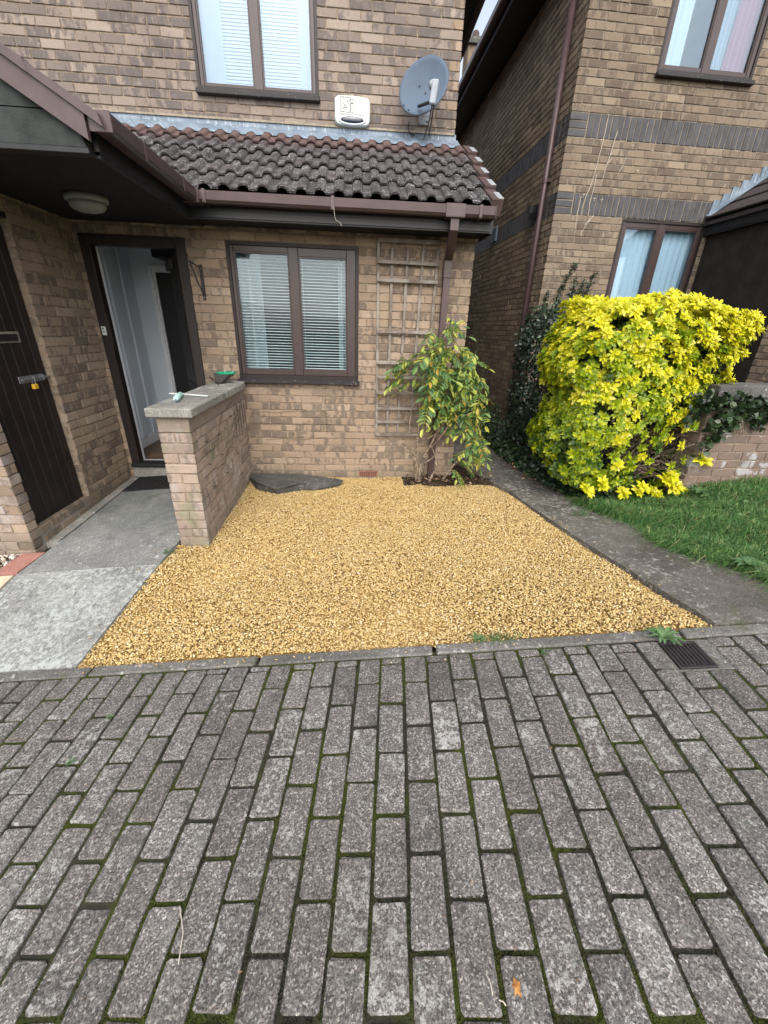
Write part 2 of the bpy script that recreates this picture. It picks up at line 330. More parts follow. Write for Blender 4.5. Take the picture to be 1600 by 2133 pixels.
M['leaf_wisteria'] = leaf_mat("wisteria leaf", [(0.0, (0.055, 0.13, 0.05)), (0.4, (0.12, 0.22, 0.06)), (0.58, (0.26, 0.33, 0.06)), (0.85, (0.44, 0.47, 0.08)), (0.95, (0.40, 0.31, 0.06)), (1.0, (0.40, 0.22, 0.05))])
M['leaf_weed'] = leaf_mat("weed leaf", [(0.0, (0.06, 0.13, 0.045)), (1.0, (0.12, 0.21, 0.08))])
def grass_mat():
    return leaf_mat("grass blade", [(0.0, (0.035, 0.105, 0.028)), (0.5, (0.078, 0.195, 0.050)), (0.82, (0.16, 0.31, 0.085)), (0.92, (0.30, 0.36, 0.14)), (1.0, (0.42, 0.38, 0.20))], 0.5, 0.25)
M['grass'] = grass_mat()
def curtain_mat(name, c, trans=0.4):
    k = NB(name); k.fin(k.mix(k.noise(k.P, 30, 3), tuple(x*0.85 for x in c), c), 0.9, 0.1)
    tr = k.n.new("ShaderNodeBsdfTranslucent"); tr.inputs[0].default_value = (*c, 1)
    mx = k.n.new("ShaderNodeMixShader"); mx.inputs[0].default_value = trans
    k.lk(k.b.outputs[0], mx.inputs[1]); k.lk(tr.outputs[0], mx.inputs[2]); k.lk(mx.outputs[0], k.out.inputs[0]); return k.m
def lace_mat():
    k = NB("blue white lace"); s = k.sep(k.P)
    a = k.math('SINE', k.math('ADD', k.math('MULTIPLY', s[0], 330.), k.math('MULTIPLY', s[2], 240.)))
    b = k.math('SINE', k.math('SUBTRACT', k.math('MULTIPLY', s[0], 330.), k.math('MULTIPLY', s[2], 240.)))
    f = k.step(k.math('MULTIPLY', a, b), -0.1, 0.5)
    return k.fin(k.mix(f, (0.42, 0.50, 0.54), (0.66, 0.73, 0.76)), 0.85, 0.1)
M['lace'] = lace_mat()
M['curtain_white'] = curtain_mat("white curtain", (0.80, 0.86, 0.88))
M['curtain_pink'] = curtain_mat("dusty pink curtain", (0.42, 0.16, 0.20), 0.25)
def glass_mat(name, boost, tint=(0.91, 0.95, 0.965, 1)):
    k = NB(name); k.n.remove(k.b)
    tr = k.n.new("ShaderNodeBsdfTransparent"); tr.inputs[0].default_value = tint
    gl = k.n.new("ShaderNodeBsdfGlossy"); gl.inputs['Roughness'].default_value = 0.0; gl.inputs[0].default_value = (0.80, 0.91, 1.0, 1)
    dn = k.n.new("ShaderNodeVectorMath"); dn.operation = 'DOT_PRODUCT'
    k.lk(k.pos.outputs['Incoming'], dn.inputs[0]); k.lk(k.pos.outputs['Normal'], dn.inputs[1])
    sch = k.math('ADD', 0.04, k.math('MULTIPLY', 0.96, k.math('POWER', k.math('SUBTRACT', 1.0, k.math('ABSOLUTE', dn.outputs['Value'])), 5.0)))
    mx = k.n.new("ShaderNodeMixShader")
    k.lk(k.math('MULTIPLY', sch, boost, clamp=True), mx.inputs[0])
    k.lk(tr.outputs[0], mx.inputs[1]); k.lk(gl.outputs[0], mx.inputs[2]); k.lk(mx.outputs[0], k.out.inputs[0]); return k.m
M['glass'] = glass_mat("double glazing", 1.1)
M['glass_blue'] = glass_mat("sky tinted double glazing", 1.9, (0.87, 0.935, 0.975, 1))
M['voile'] = curtain_mat("grey voile", (0.45, 0.52, 0.58))

# ------------------------------------------------------------------ mesh helpers
def mesh_np(name, V, F, mat, smooth=False):
    """V (n,3) array; F list of index tuples or an (n,k) int array."""
    me = bpy.data.meshes.new(name); V = np.asarray(V, dtype=np.float32)
    if isinstance(F, np.ndarray):
        k = F.shape[1]; me.vertices.add(len(V)); me.vertices.foreach_set("co", V.ravel())
        me.loops.add(F.size); me.loops.foreach_set("vertex_index", F.astype(np.int32).ravel())
        me.polygons.add(len(F)); me.polygons.foreach_set("loop_start", np.arange(0, F.size, k, dtype=np.int32))
        me.update(calc_edges=True)
    else:
        me.from_pydata([tuple(map(float, v)) for v in V], [], F); me.update()
    if smooth: me.polygons.foreach_set("use_smooth", [True]*len(me.polygons))
    for mm in (mat if isinstance(mat, (list, tuple)) else [mat]): me.materials.append(mm)
    return me
def link(name, me, parent=None, loc=None, rot=None, mw=None):
    o = bpy.data.objects.new(name, me); COL.objects.link(o)
    if parent is not None: o.parent = parent
    if mw is not None: o.matrix_local = mw
    if loc is not None: o.location = loc
    if rot is not None: o.rotation_euler = rot
    return o
def tag(o, label=None, cat=None, group=None, kind=None):
    if label: o['label'] = label
    if cat: o['category'] = cat
    if group: o['group'] = group
    if kind: o['kind'] = kind
    return o
def empty(name, loc, rotz=0.0, label=None, cat=None, group=None):
    o = bpy.data.objects.new(name, None); COL.objects.link(o); o.location = loc; o.rotation_euler = (0, 0, rotz)
    o.empty_display_size = 0.1
    return tag(o, label, cat, group)

class MB:
    def __init__(s): s.v = []; s.f = []
    def add(s, V, F):
        n = len(s.v); s.v += [tuple(map(float, p)) for p in V]; s.f += [tuple(i+n for i in f) for f in F]; return s
    def box(s, x0, y0, z0, x1, y1, z1):
        return s.add([(x0,y0,z0),(x1,y0,z0),(x1,y1,z0),(x0,y1,z0),(x0,y0,z1),(x1,y0,z1),(x1,y1,z1),(x0,y1,z1)],
              [(0,3,2,1),(4,5,6,7),(0,1,5,4),(1,2,6,5),(2,3,7,6),(3,0,4,7)])
    def bbox(s, x0, y0, z0, x1, y1, z1, b=0.004):
        """box with all edges chamfered by b"""
        V = []; idx = {}
        X, Y, Z = (x0, x1), (y0, y1), (z0, z1); s1 = (1, -1)
        for i in (0,1):
            for j in (0,1):
                for k in (0,1):
                    x, y, z = X[i], Y[j], Z[k]; dx, dy, dz = s1[i]*b, s1[j]*b, s1[k]*b
                    for a, p in enumerate(((x, y+dy, z+dz), (x+dx, y, z+dz), (x+dx, y+dy, z))):
                        idx[i,j,k,a] = len(V); V.append(p)
        F = []
        for i in (0,1):
            F.append([idx[i,0,0,0], idx[i,1,0,0], idx[i,1,1,0], idx[i,0,1,0]])
            F.append([idx[0,i,0,1], idx[1,i,0,1], idx[1,i,1,1], idx[0,i,1,1]])
            F.append([idx[0,0,i,2], idx[1,0,i,2], idx[1,1,i,2], idx[0,1,i,2]])
        for i in (0,1):
            for j in (0,1):
                F.append([idx[i,j,0,0], idx[i,j,1,0], idx[i,j,1,1], idx[i,j,0,1]])
                F.append([idx[i,0,j,0], idx[i,1,j,0], idx[i,1,j,2], idx[i,0,j,2]])
                F.append([idx[0,i,j,1], idx[1,i,j,1], idx[1,i,j,2], idx[0,i,j,2]])
                for k in (0,1): F.append([idx[i,j,k,0], idx[i,j,k,1], idx[i,j,k,2]])
        c = np.array([(x0+x1)/2, (y0+y1)/2, (z0+z1)/2]); A = np.array(V); out = []
        for f in F:
            p = A[f]; nrm = np.cross(p[1]-p[0], p[2]-p[0])
            out.append(f if np.dot(nrm, p.mean(0)-c) > 0 else f[::-1])
        return s.add(V, out)
    def prism(s, pts, axis, a, b):
        """polygon pts (2D) extruded along axis 'x','y','z' from a to b"""
        n = len(pts)
        def P(p, t): return {'x': (t, p[0], p[1]), 'y': (p[0], t, p[1]), 'z': (p[0], p[1], t)}[axis]
        V = [P(p, a) for p in pts] + [P(p, b) for p in pts]
        F = [tuple(range(n)), tuple(range(2*n-1, n-1, -1))] + [(i, i+n, (i+1) % n+n, (i+1) % n) for i in range(n)]
        A = np.array(V); c = A.mean(0); p = A[list(F[2])]
        return s.add(V, F)
    def tube(s, pts, r, n=6, cap=True):
        pts = [np.array(p, float) for p in pts]; R = r if isinstance(r, (list, tuple)) else [r]*len(pts)
        V = []; F = []
        for i, p in enumerate(pts):
            d = pts[min(i+1, len(pts)-1)] - pts[max(i-1, 0)]; d /= (np.linalg.norm(d)+1e-9)
            a = np.cross(d, (0, 0, 1)) if abs(d[2]) < 0.95 else np.cross(d, (1, 0, 0)); a /= np.linalg.norm(a); b = np.cross(d, a)
            for k in range(n):
                t = 2*math.pi*k/n; V.append(p + R[i]*(math.cos(t)*a + math.sin(t)*b))
        for i in range(len(pts)-1):
            for k in range(n):
                F.append((i*n+k, i*n+(k+1) % n, (i+1)*n+(k+1) % n, (i+1)*n+k))
        if cap: F.append(tuple(range(n-1, -1, -1))); F.append(tuple(range((len(pts)-1)*n, len(pts)*n)))
        return s.add(V, F)
    def lathe(s, prof, n=16, c=(0,0,0), sx=1.0, sy=1.0):
        V = []; F = []
        for r, z in prof:
            for k in range(n):
                t = 2*math.pi*k/n; V.append((c[0]+r*math.cos(t)*sx, c[1]+r*math.sin(t)*sy, c[2]+z))
        for i in range(len(prof)-1):
            for k in range(n): F.append((i*n+k, i*n+(k+1) % n, (i+1)*n+(k+1) % n, (i+1)*n+k))
        F.append(tuple(range(n-1, -1, -1))); F.append(tuple(range((len(prof)-1)*n, len(prof)*n)))
        return s.add(V, F)
    def mesh(s, name, mat, smooth=False):
        me = mesh_np(name, s.v, s.f, mat, smooth); return me
    def obj(s, name, mat, parent=None, smooth=False, fix=True):
        me = s.mesh(name, mat, smooth)
        if fix:
            import bmesh
            bm = bmesh.new(); bm.from_mesh(me); bmesh.ops.recalc_face_normals(bm, faces=bm.faces); bm.to_mesh(me); bm.free()
        return link(name, me, parent)
def part(name, mat, parent, *boxes, b=0.0, smooth=False):
    k = MB()
    for bx in boxes: k.bbox(*bx, b) if b else k.box(*bx)
    return k.obj(name, mat, parent, smooth)

# ------------------------------------------------------------------ ground shape
def paving(x, y): return 0.02906 + 0.12773*(x-1.0) + 0.0018*(y+2.5)
def kerb_y(x): return -2.628 - 0.0798*(x+0.556)          # back edge of the kerb
def base_z(x):
    x = np.asarray(x, float)
    return np.where(x < 1.2, 0.0, np.where(x < 3.2, 0.04*(x-1.2), 0.08+0.2*(np.minimum(x, 4.7)-3.2)))
def garden(x, y):
    """surface of the gravel bed, side path and lawn"""
    x = np.asarray(x, float); y = np.asarray(y, float)
    yk = kerb_y(x); zk = paving(x, yk); z0 = base_z(x)
    t = np.clip(y/yk, 0, 1.0)
    return z0 + (zk-z0)*t**1.55
def gravel_z(x, y):
    """garden surface, banked up level with the slab path on the left"""
    x = np.asarray(x, float); y = np.asarray(y, float); g = garden(x, y)
    lift = np.clip(1-(x+0.43)/0.60, 0, 1)*np.clip((-0.95-y)/0.5, 0, 1)
    return g + lift*np.maximum(path_z(-0.47, y)-g-0.022, -0.01)
def path_z(x, y):
    x = np.asarray(x, float); y = np.asarray(y, float)
    pl = 0.094 + 0.073*x + 0.043*y
    pe = 0.094 + 0.073*x - 0.043*1.8
    yk = kerb_y(x); zk = paving(x, yk)
    t = np.clip((-1.8-y)/(-1.8-yk), 0, 1)
    return np.where(y > -1.8, pl, pe + (zk-pe)*t)
def ground(x, y):
    x = np.clip(np.asarray(x, float), -9, 9); y = np.asarray(y, float); yk = kerb_y(x)
    g = garden(x, np.maximum(y, yk)); g = np.where((x < -0.42) & (y > yk), path_z(np.maximum(x, -2.2), np.minimum(y, 0.0)), g)
    return np.where(y < yk, paving(x, np.maximum(y, -12.)), g)

def visible(p, margin=60):
    d = np.asarray(p, float) - CAM; z = d @ AX_F
    if z < 0.1: return False
    u = 800 + 833.6*(d @ AX_R)/z; v = 1066.5 + 833.6*(d @ AX_D)/z
    return -margin < u < 1600+margin and -margin < v < 2133+margin
def apparent(p, nrm):
    d = np.asarray(p, float) - CAM; r2 = d @ d
    return max(0.0, -(d @ np.asarray(nrm)))/r2**1.5

# ground sheet
xs = np.concatenate([[-200, -60, -20], np.arange(-9, 9.01, 0.3), [20, 60, 200]])
ys = np.concatenate([[-200, -60, -20], np.arange(-12, 4.01, 0.25), [8, 20, 60, 200]])
GX, GY = np.meshgrid(xs, ys); GZ = ground(GX, GY) - 0.07
V = np.stack([GX.ravel(), GY.ravel(), GZ.ravel()], 1); nx = len(xs)
F = np.array([(j*nx+i, j*nx+i+1, (j+1)*nx+i+1, (j+1)*nx+i) for j in range(len(ys)-1) for i in range(nx-1)])
tag(link("ground", mesh_np("ground", V, F, M['earth'])), "dark bare earth under the front gardens and driveway", "ground", kind='structure')

def sheet(name, poly_x, poly_y, zf, mat, nx=24, ny=24, dz=0.0):
    """grid between curves: poly_x(t)->(x0,x1) at y(t)"""
    V = []; 
    for j in range(ny+1):
        y = poly_y[0] + (poly_y[1]-poly_y[0])*j/ny; x0, x1 = poly_x(y)
        for i in range(nx+1):
            x = x0 + (x1-x0)*i/nx; V.append((x, y, float(zf(x, y))+dz))
    F = np.array([(j*(nx+1)+i, j*(nx+1)+i+1, (j+1)*(nx+1)+i+1, (j+1)*(nx+1)+i) for j in range(ny) for i in range(nx)])
    return mesh_np(name, np.array(V), F, mat)

# ------------------------------------------------------------------ driveway of block paving
drive = link("driveway", sheet("driveway", lambda y: (-6., 8.), (-9., kerb_y(1.0)-0.0), paving, M['moss_bed'], 30, 24, -0.008))
for v in drive.data.vertices:
    yt = kerb_y(v.co.x)-0.05; v.co.y = -9 + (v.co.y+9)/(kerb_y(1.0)+9)*(yt+9); v.co.z = paving(v.co.x, v.co.y)-0.008
tag(drive, "grey block paved driveway with mossy green joints", "driveway", kind='structure')
TH = 0.090167; DV = np.array([math.sin(TH), math.cos(TH)]); EV = np.array([math.cos(TH), -math.sin(TH)])
ORG = np.array([1.19436, -3.00098]); PW, PL = 0.1125, 0.225
tilt = math.atan(0.12773)
def paver_mesh(L, W, seed):
    r = np.random.default_rng(seed); h = 0.05; b = 0.0035
    k = MB(); j = lambda s=0.0018: r.normal(0, s)
    x, y = W/2, L/2; c = 0.007
    outl = [(-x+c,-y),(x-c,-y),(x,-y+c),(x,y-c),(x-c,y),(-x+c,y),(-x,y-c),(-x,-y+c)]
    top = [(px*(1-2*b/W)+j(), py*(1-2*b/L)+j(), 0.0) for px, py in outl]
    mid = [(px+j(), py+j(), -b*0.9) for px, py in outl]; bot = [(px, py, -h) for px, py in outl]
    n = 8; F = [tuple(range(n))]
    for a in (0, 1): F += [(a*n+i, (a+1)*n+i, (a+1)*n+(i+1) % n, a*n+(i+1) % n) for i in range(n)]
    k.add(top+mid+bot, F); return k
pav_cache = {}
pav_list = []
grate = (2.52, -3.045)
for ci in range(-62, 60):
    ctr = ORG + EV*(ci+0.5)*PW
    shift = 0.0 if ci % 2 == 0 else PL/2
    for kk in range(-14, 30):
        s0 = -shift + PL*0 - PL*(kk+1); s1 = s0 + PL        # along DV
        # clip at kerb front
        def along(s): return ctr + DV*s
        ky = kerb_y(ctr[0]) - 0.075
        smax = (ky - ctr[1])/DV[1]
        if s0 > smax - 0.035: continue
        if s1 > smax-0.036: s1 = smax
        spans = [(s0, s1)]
        gr = np.array(grate)-ctr; ge, gd = gr @ EV, gr @ DV
        if abs(ge) < 0.115:
            spans = [(a_, b_) for a_, b_ in ((s0, min(s1, gd-0.096)), (max(s0, gd+0.096), s1)) if b_-a_ > 0.03]
        for s0, s1 in spans:
            L = s1-s0; p = along((s0+s1)/2)
            if p[0] < -6 or p[0] > 8 or p[1] < -8.9: continue
            pav_list.append((p[0], p[1], round(L, 3)))
def paver_matrix(x, y, r):
    rot = Matrix.Rotation(-tilt + r.normal(0, 0.007), 4, 'Y') @ Matrix.Rotation(r.normal(0, 0.007), 4, 'X') @ Matrix.Rotation(-TH + r.normal(0, 0.007), 4, 'Z')
    return Matrix.Translation((x + r.normal(0, 0.0012), y + r.normal(0, 0.0015), paving(x, y) + r.normal(0, 0.0018))) @ rot
sc = [(apparent((x, y, paving(x, y)), (0, 0, 1)) if visible((x, y, paving(x, y)), 90) else -1, i) for i, (x, y, L) in enumerate(pav_list)]
order = sorted(sc, reverse=True); singles = {i for s, i in order[:300] if s > 0}
restV, restF = [], []
for i, (x, y, L) in enumerate(pav_list):
    r = np.random.default_rng(1000+i); mw = paver_matrix(x, y, r); key = (L, int(r.integers(0, 6)))
    if i in singles:
        if key not in pav_cache:
            pav_cache[key] = paver_mesh(L-0.0125, PW-0.0125, hash(key) & 0xffff).mesh("paver", M['paver'])
        link("paver", pav_cache[key], drive, mw=mw)
    else:
        k = paver_mesh(L-0.0125, PW-0.0125, 5+i % 40); n = len(restV)
        restV += [tuple(mw @ Vector(v)) for v in k.v]; restF += [tuple(a+n for a in f) for f in k.f]
tag(link("pavers", mesh_np("pavers", restV, restF, M['paver']), drive), kind='stuff')

# moss tufts in the joints
def blades(name, P, H, W, mat, lean=0.5, seed=1, bend=0.6, tangent=None):
    """two-segment blades: P (n,3) roots, H heights, W widths"""
    r = np.random.default_rng(seed); n = len(P); a = r.uniform(0, 2*np.pi, n)
    dx, dy = np.cos(a), np.sin(a); ln = r.uniform(0.15, 1.0, n)*lean
    b = r.uniform(0, 2*np.pi, n); wx, wy = np.cos(b)*W/2, np.sin(b)*W/2
    V = np.zeros((n, 5, 3), np.float32)
    V[:, 0] = P + np.stack([wx, wy, 0*wx], 1); V[:, 1] = P - np.stack([wx, wy, 0*wx], 1)
    mid = P + np.stack([dx*ln*H*0.35, dy*ln*H*0.35, H*0.62], 1)
    V[:, 2] = mid + np.stack([wx, wy, 0*wx], 1)*0.75; V[:, 3] = mid - np.stack([wx, wy, 0*wx], 1)*0.75
    V[:, 4] = P + np.stack([dx*ln*H*1.05, dy*ln*H*1.05, H*(1-bend*ln*0.6)], 1)
    o = np.arange(n)[:, None]*5
    T = np.concatenate([o+np.array([[0, 1, 3]]), o+np.array([[0, 3, 2]]), o+np.array([[2, 3, 4]])], 0)
    return mesh_np(name, V.reshape(-1, 3), T, mat)
mp = []
for i, (x, y, L) in enumerate(pav_list):
    if not visible((x, y, paving(x, y)), 40): continue
    d2 = (x-CAM[0])**2 + (y-CAM[1])**2
    n = int(np.clip(150/(0.55+d2*0.8), 26, 150)); c = np.array([x, y])
    t = rng.uniform(-L/2, L/2, n); q = c + EV*(PW/2 + rng.normal(0, 0.0028, n)[:, None]) + DV*t[:, None]; mp.append(q)
    m2 = max(4, n//2); t = rng.uniform(-PW/2, PW/2, m2); q = c + DV*(-L/2 + rng.normal(0, 0.0028, m2)[:, None]) + EV*t[:, None]; mp.append(q)
mp = np.concatenate(mp); 
cl = np.sin(mp[:, 0]*9.1+1)*np.sin(mp[:, 1]*7.3)+np.sin(mp[:, 0]*3.1-mp[:, 1]*4.7) + 0.9*np.sin(mp[:, 0]*1.7+mp[:, 1]*2.1) + rng.normal(0, 0.5, len(mp))
mp = mp[cl > -0.55]
P3 = np.stack([mp[:, 0], mp[:, 1], paving(mp[:, 0], mp[:, 1]) - 0.010], 1)
tag(link("moss", blades("moss", P3, rng.uniform(0.006, 0.013, len(P3)), rng.uniform(0.003, 0.006, len(P3)), M['moss'], 0.9, 3)),
    "green moss growing in the joints of the block paving", "moss", kind='stuff')

# kerb of flush edging stones
kerb = link("kerb", sheet("kerb", lambda y: (-6., 8.), (0, 1), lambda x, t: paving(x, kerb_y(x)) - 0.05, M['earth'], 30, 1))
me = kerb.data
for v in me.vertices: v.co.y = kerb_y(v.co.x) - 0.08*(1-v.co.y)
tag(kerb, "flush concrete kerb edging between driveway and golden gravel", "kerb", kind='structure')
kx = -5.9 + 0.03
kj = [-5.9, -5.0, -4.1, -3.2, -2.3, -1.35, -0.46, 0.455, 1.37, 2.585, 3.1, 4.0, 4.9, 5.8, 6.7, 7.6]
for a, b in zip(kj[:-1], kj[1:]):
    L = b-a-0.008; k = MB(); k.bbox(-L/2, -0.032, -0.06, L/2, 0.032, 0, 0.007)
    mx = (a+b)/2; my = kerb_y(mx) - 0.036
    mw = Matrix.Translation((mx, my, paving(mx, my)+0.004+random.uniform(-.003, .004))) @ Matrix.Rotation(-tilt, 4, 'Y') @ Matrix.Rotation(-0.0798+random.uniform(-.004, .004), 4, 'Z')
    link("kerb_stone", k.mesh("kerb_stone", M['kerb']), kerb, mw=mw)

# ------------------------------------------------------------------ brickwork
def norm_of(rotz): return np.array([math.sin(rotz), -math.cos(rotz), 0.0])
BM = {}
def brick_mesh(L, mat, var, D=0.1025, H=0.065):
    key = (round(L, 3), mat.name, var, D, H)
    if key in BM: return BM[key]
    r = np.random.default_rng(var*77+int(L*1000)); b = 0.0035; j = lambda s: r.normal(0, s)
    x = L/2; fr = [(-x+b+j(.001), -0.0+j(.0012), -H/2+b+j(.001)), (x-b+j(.001), j(.0012), -H/2+b+j(.001)), (x-b+j(.001), j(.0012), H/2-b+j(.001)), (-x+b+j(.001), j(.0012), H/2-b+j(.001))]
    ed = [(-x+j(.0008), b, -H/2+j(.0012)), (x+j(.0008), b, -H/2+j(.0012)), (x+j(.0008), b, H/2+j(.0012)), (-x+j(.0008), b, H/2+j(.0012))]
    bk = [(-x, D, -H/2), (x, D, -H/2), (x, D, H/2), (-x, D, H/2)]
    F = [(0, 1, 2, 3)] + [(a*4+i, (a+1)*4+i, (a+1)*4+(i+1) % 4, a*4+(i+1) % 4) for a in (0, 1) for i in range(4)]
    BM[key] = mesh_np("brick", fr+ed+bk, F, mat); return BM[key]
class House:
    def __init__(s, root): s.root = root; s.items = []; s.limit = 300
    def wall(s, name, origin, rotz, u0, u1, zlo, zhi, mat, mortar, openings=(), phase=0.0, trim=(0, 0, 0, 0), core=0.09, rows=None, skip=(), par=0, clip=None):
        """openings: (ua, ub, za, zb); trim: even start, odd start, even end, odd end; skip: row numbers left out"""
        e = 0.008; k = MB()
        ec = e if abs(rotz) < 0.01 else e+0.0045
        us = sorted({u0+ec, u1-ec, *[o[0]-0 for o in openings], *[o[1] for o in openings]}); zs = sorted({zlo, zhi, *[o[2] for o in openings], *[o[3] for o in openings]})
        us = [u for u in us if u0 <= u <= u1]; zs = [z for z in zs if zlo <= z <= zhi]
        for a, b in zip(us[:-1], us[1:]):
            run = None
            for c, d in zip(zs[:-1], zs[1:]):
                inside = any(o[0]-1e-6 <= a and b <= o[1]+1e-6 and o[2]-1e-6 <= c and d <= o[3]+1e-6 for o in openings)
                if inside:
                    if run: k.box(a, e, run[0], b, e+core, run[1]); run = None
                else: run = (run[0], d) if run else (c, d)
            if run: k.box(a, e, run[0], b, e+core, run[1])
        w = k.obj(name, mortar, s.root); w.location = origin; w.rotation_euler = (0, 0, rotz)
        for n in range(int(round(zlo/0.075)), int(round(zhi/0.075))):
            if n in skip: continue
            zc = 0.075*n + 0.0375; odd = (n+par) % 2
            a = u0 + trim[odd]; b = u1 - trim[2+odd]
            segs = [(a, b)]
            for o in openings:
                if o[2] < zc < o[3]:
                    new = []
                    for p, q in segs:
                        if o[1] <= p or o[0] >= q: new.append((p, q)); continue
                        if o[0] > p: new.append((p, o[0]))
                        if o[1] < q: new.append((o[1], q))
                    segs = new
            ph = phase + (0.1125 if odd else 0.0)
            for p, q in segs:
                if clip: 
                    q = min(q, clip(zc))
                j0 = math.ceil((p-ph)/0.225-1e-6); js = [ph+0.225*i for i in range(j0, j0+200) if ph+0.225*i < q]
                js = [t for t in js if t-p > 0.045 and q-t > 0.045]
                pts = [p]+js+[q]
                for c, d in zip(pts[:-1], pts[1:]):
                    c2 = c + (0.005 if c != p or p > a+1e-6 else 0.0); d2 = d - (0.005 if d != q or q < b-1e-6 else 0.0)
                    if c == p and p > a+1e-6: c2 = c
                    if d == q and q < b-1e-6: d2 = d
                    if c == a and trim[odd] > 0: c2 = c + 0.0
                    if d2-c2 > 0.02: s.items.append((w, (c2+d2)/2, round(d2-c2, 3), zc, mat, 0, "brick"))
        return w
    def soldier(s, w, u0, u1, zc, mat, horizontal_end=None):
        n = int(round((u1-u0)/0.075))
        for i in range(n): s.items.append((w, u0+0.075*(i+0.5), 0.215, zc, mat, 1, "soldier_brick"))
    def build(s):
        bpy.context.view_layer.update()
        sc = []
        for i, (w, u, L, zc, mat, ori, nm) in enumerate(s.items):
            p = np.array(w.matrix_world @ Vector((u, 0, zc))); nr = np.array(w.matrix_world.to_3x3() @ Vector((0, -1, 0)))
            sc.append((apparent(p, nr)*L if visible(p, 25) else -1, i))
        for nm in ("brick", "soldier_brick"):
            sel = sorted([t for t in sc if s.items[t[1]][6] == nm], reverse=True); one = {i for v, i in sel[:s.limit] if v > 0}
            rest = {}
            for v, i in sel:
                w, u, L, zc, mat, ori, _ = s.items[i]; r = np.random.default_rng(i)
                me = brick_mesh(L, mat, int(r.integers(0, 5)))
                mw = Matrix.Translation((u + r.normal(0, .001), r.normal(0, .0012), zc + r.normal(0, .001)))
                if ori: mw = mw @ Matrix.Rotation(math.pi/2, 4, 'Y')
                elif r.random() < 0.5: mw = mw @ Matrix.Rotation(r.normal(0, .004), 4, 'Y')
                if i in one: link(nm, me, w, mw=mw)
                else: rest.setdefault(w.name, [w, mat, [], []]); rest[w.name][2].append((mw, me))
            if rest:
                inv = s.root.matrix_world.inverted(); VV, FF, mats, mi = [], [], [], []
                for w, mat, lst, _ in rest.values():
                    if mat not in mats: mats.append(mat)
                    for mw, me in lst:
                        T = inv @ w.matrix_world @ mw; n = len(VV)
                        VV += [tuple(T @ v.co) for v in me.vertices]; FF += [tuple(a+n for a in p.vertices) for p in me.polygons]; mi += [mats.index(mat)]*len(me.polygons)
                me = mesh_np(nm+"s", VV, FF, mats); me.polygons.foreach_set("material_index", mi)
                tag(link(nm+"s", me, s.root), kind='stuff')

def window_part(root, x0, x1, z0, z1, y, panes, name="window", glass='glass', sill=True):
    """dark outer frame, brown inner frame, panes = [(xa,xb,za,zb)] glass rectangles; sill below"""
    w = MB(); o = 0.028
    w.box(x0, y, z0, x0+o, y+0.09, z1); w.box(x1-o, y, z0, x1, y+0.09, z1); w.box(x0+o, y, z1-o, x1-o, y+0.09, z1); w.box(x0+o, y, z0, x1-o, y+0.09, z0+0.05)
    win = w.obj(name, M['frame_dark'], root)
    k = MB(); xs = [x0+o]; a, b, c, d = x0+o, x1-o, z0+0.05, z1-o
    # inner frame as strips round the panes
    px = sorted(panes); zb, zt = min(p[2] for p in panes), max(p[3] for p in panes)
    edges = [a]+[t for p in px for t in (p[0], p[1])]+[b]
    for i in range(0, len(edges), 2): k.bbox(edges[i]-0.0005, y+0.012, c, edges[i+1], y+0.075, d, 0.004)
    for p in px:
        k.bbox(p[0], y+0.018, c, p[1], y+0.07, p[2], 0.004); k.bbox(p[0], y+0.018, p[3], p[1], y+0.07, d, 0.004)
    k.obj("frame", M['frame'], win)
    for p in px:
        g = MB(); g.box(p[0]-0.004, y+0.040, p[2]-0.004, p[1]+0.004, y+0.046, p[3]+0.004); g.obj("pane", M[glass], win)
        bd = MB(); t = 0.012
        bd.box(p[0], y+0.022, p[2], p[0]+t, y+0.039, p[3]); bd.box(p[1]-t, y+0.022, p[2], p[1], y+0.039, p[3])
        bd.box(p[0]+t, y+0.022, p[2], p[1]-t, y+0.039, p[2]+t); bd.box(p[0]+t, y+0.022, p[3]-t, p[1]-t, y+0.039, p[3]); bd.obj("glazing_bead", M['frame'], win)
    if sill:
        k = MB(); k.bbox(x0-0.012, y-0.055, z0-0.028, x1+0.012, y+0.03, z0+0.012, 0.006); k.obj("sill", M['sill'], win)
    return win

def room(root, name, x0, x1, y0, y1, z0, z1, mat, t=0.03):
    k = MB()
    k.box(x0, y1, z0, x1, y1+t, z1); k.box(x0-t, y0, z0, x0, y1+t, z1); k.box(x1, y0, z0, x1+t, y1+t, z1)
    k.box(x0-t, y0, z0-t, x1+t, y1+t, z0); k.box(x0-t, y0, z1, x1+t, y1+t, z1+t)
    return k.obj(name, mat, root)

# ------------------------------------------------------------------ first house
h1 = empty("brick_house", (0, 0, 0), 0, "buff brick house with lean-to tiled roof, porch and open front door", "house")
H1 = House(h1)
CX = 2.09
win_lo = (-0.203, 1.0, 1.05, 2.25)
door_op = (-1.46, -0.555, -0.1, 2.25)
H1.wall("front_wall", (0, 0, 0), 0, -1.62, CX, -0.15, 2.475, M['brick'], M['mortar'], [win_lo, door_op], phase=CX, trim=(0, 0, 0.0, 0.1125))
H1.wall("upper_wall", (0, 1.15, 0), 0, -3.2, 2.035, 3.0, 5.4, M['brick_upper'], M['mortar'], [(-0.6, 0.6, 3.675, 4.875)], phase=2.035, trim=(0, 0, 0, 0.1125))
H1.wall("porch_side_wall", (-1.5, 0, 0), math.pi/2, -1.51, 0.0, -0.3, 2.4, M['brick'], M['mortar'], [(-1.41, -0.745, 0.04, 2.235)], phase=-1.51, trim=(0.1125, 0.0, 0, 0), par=0)
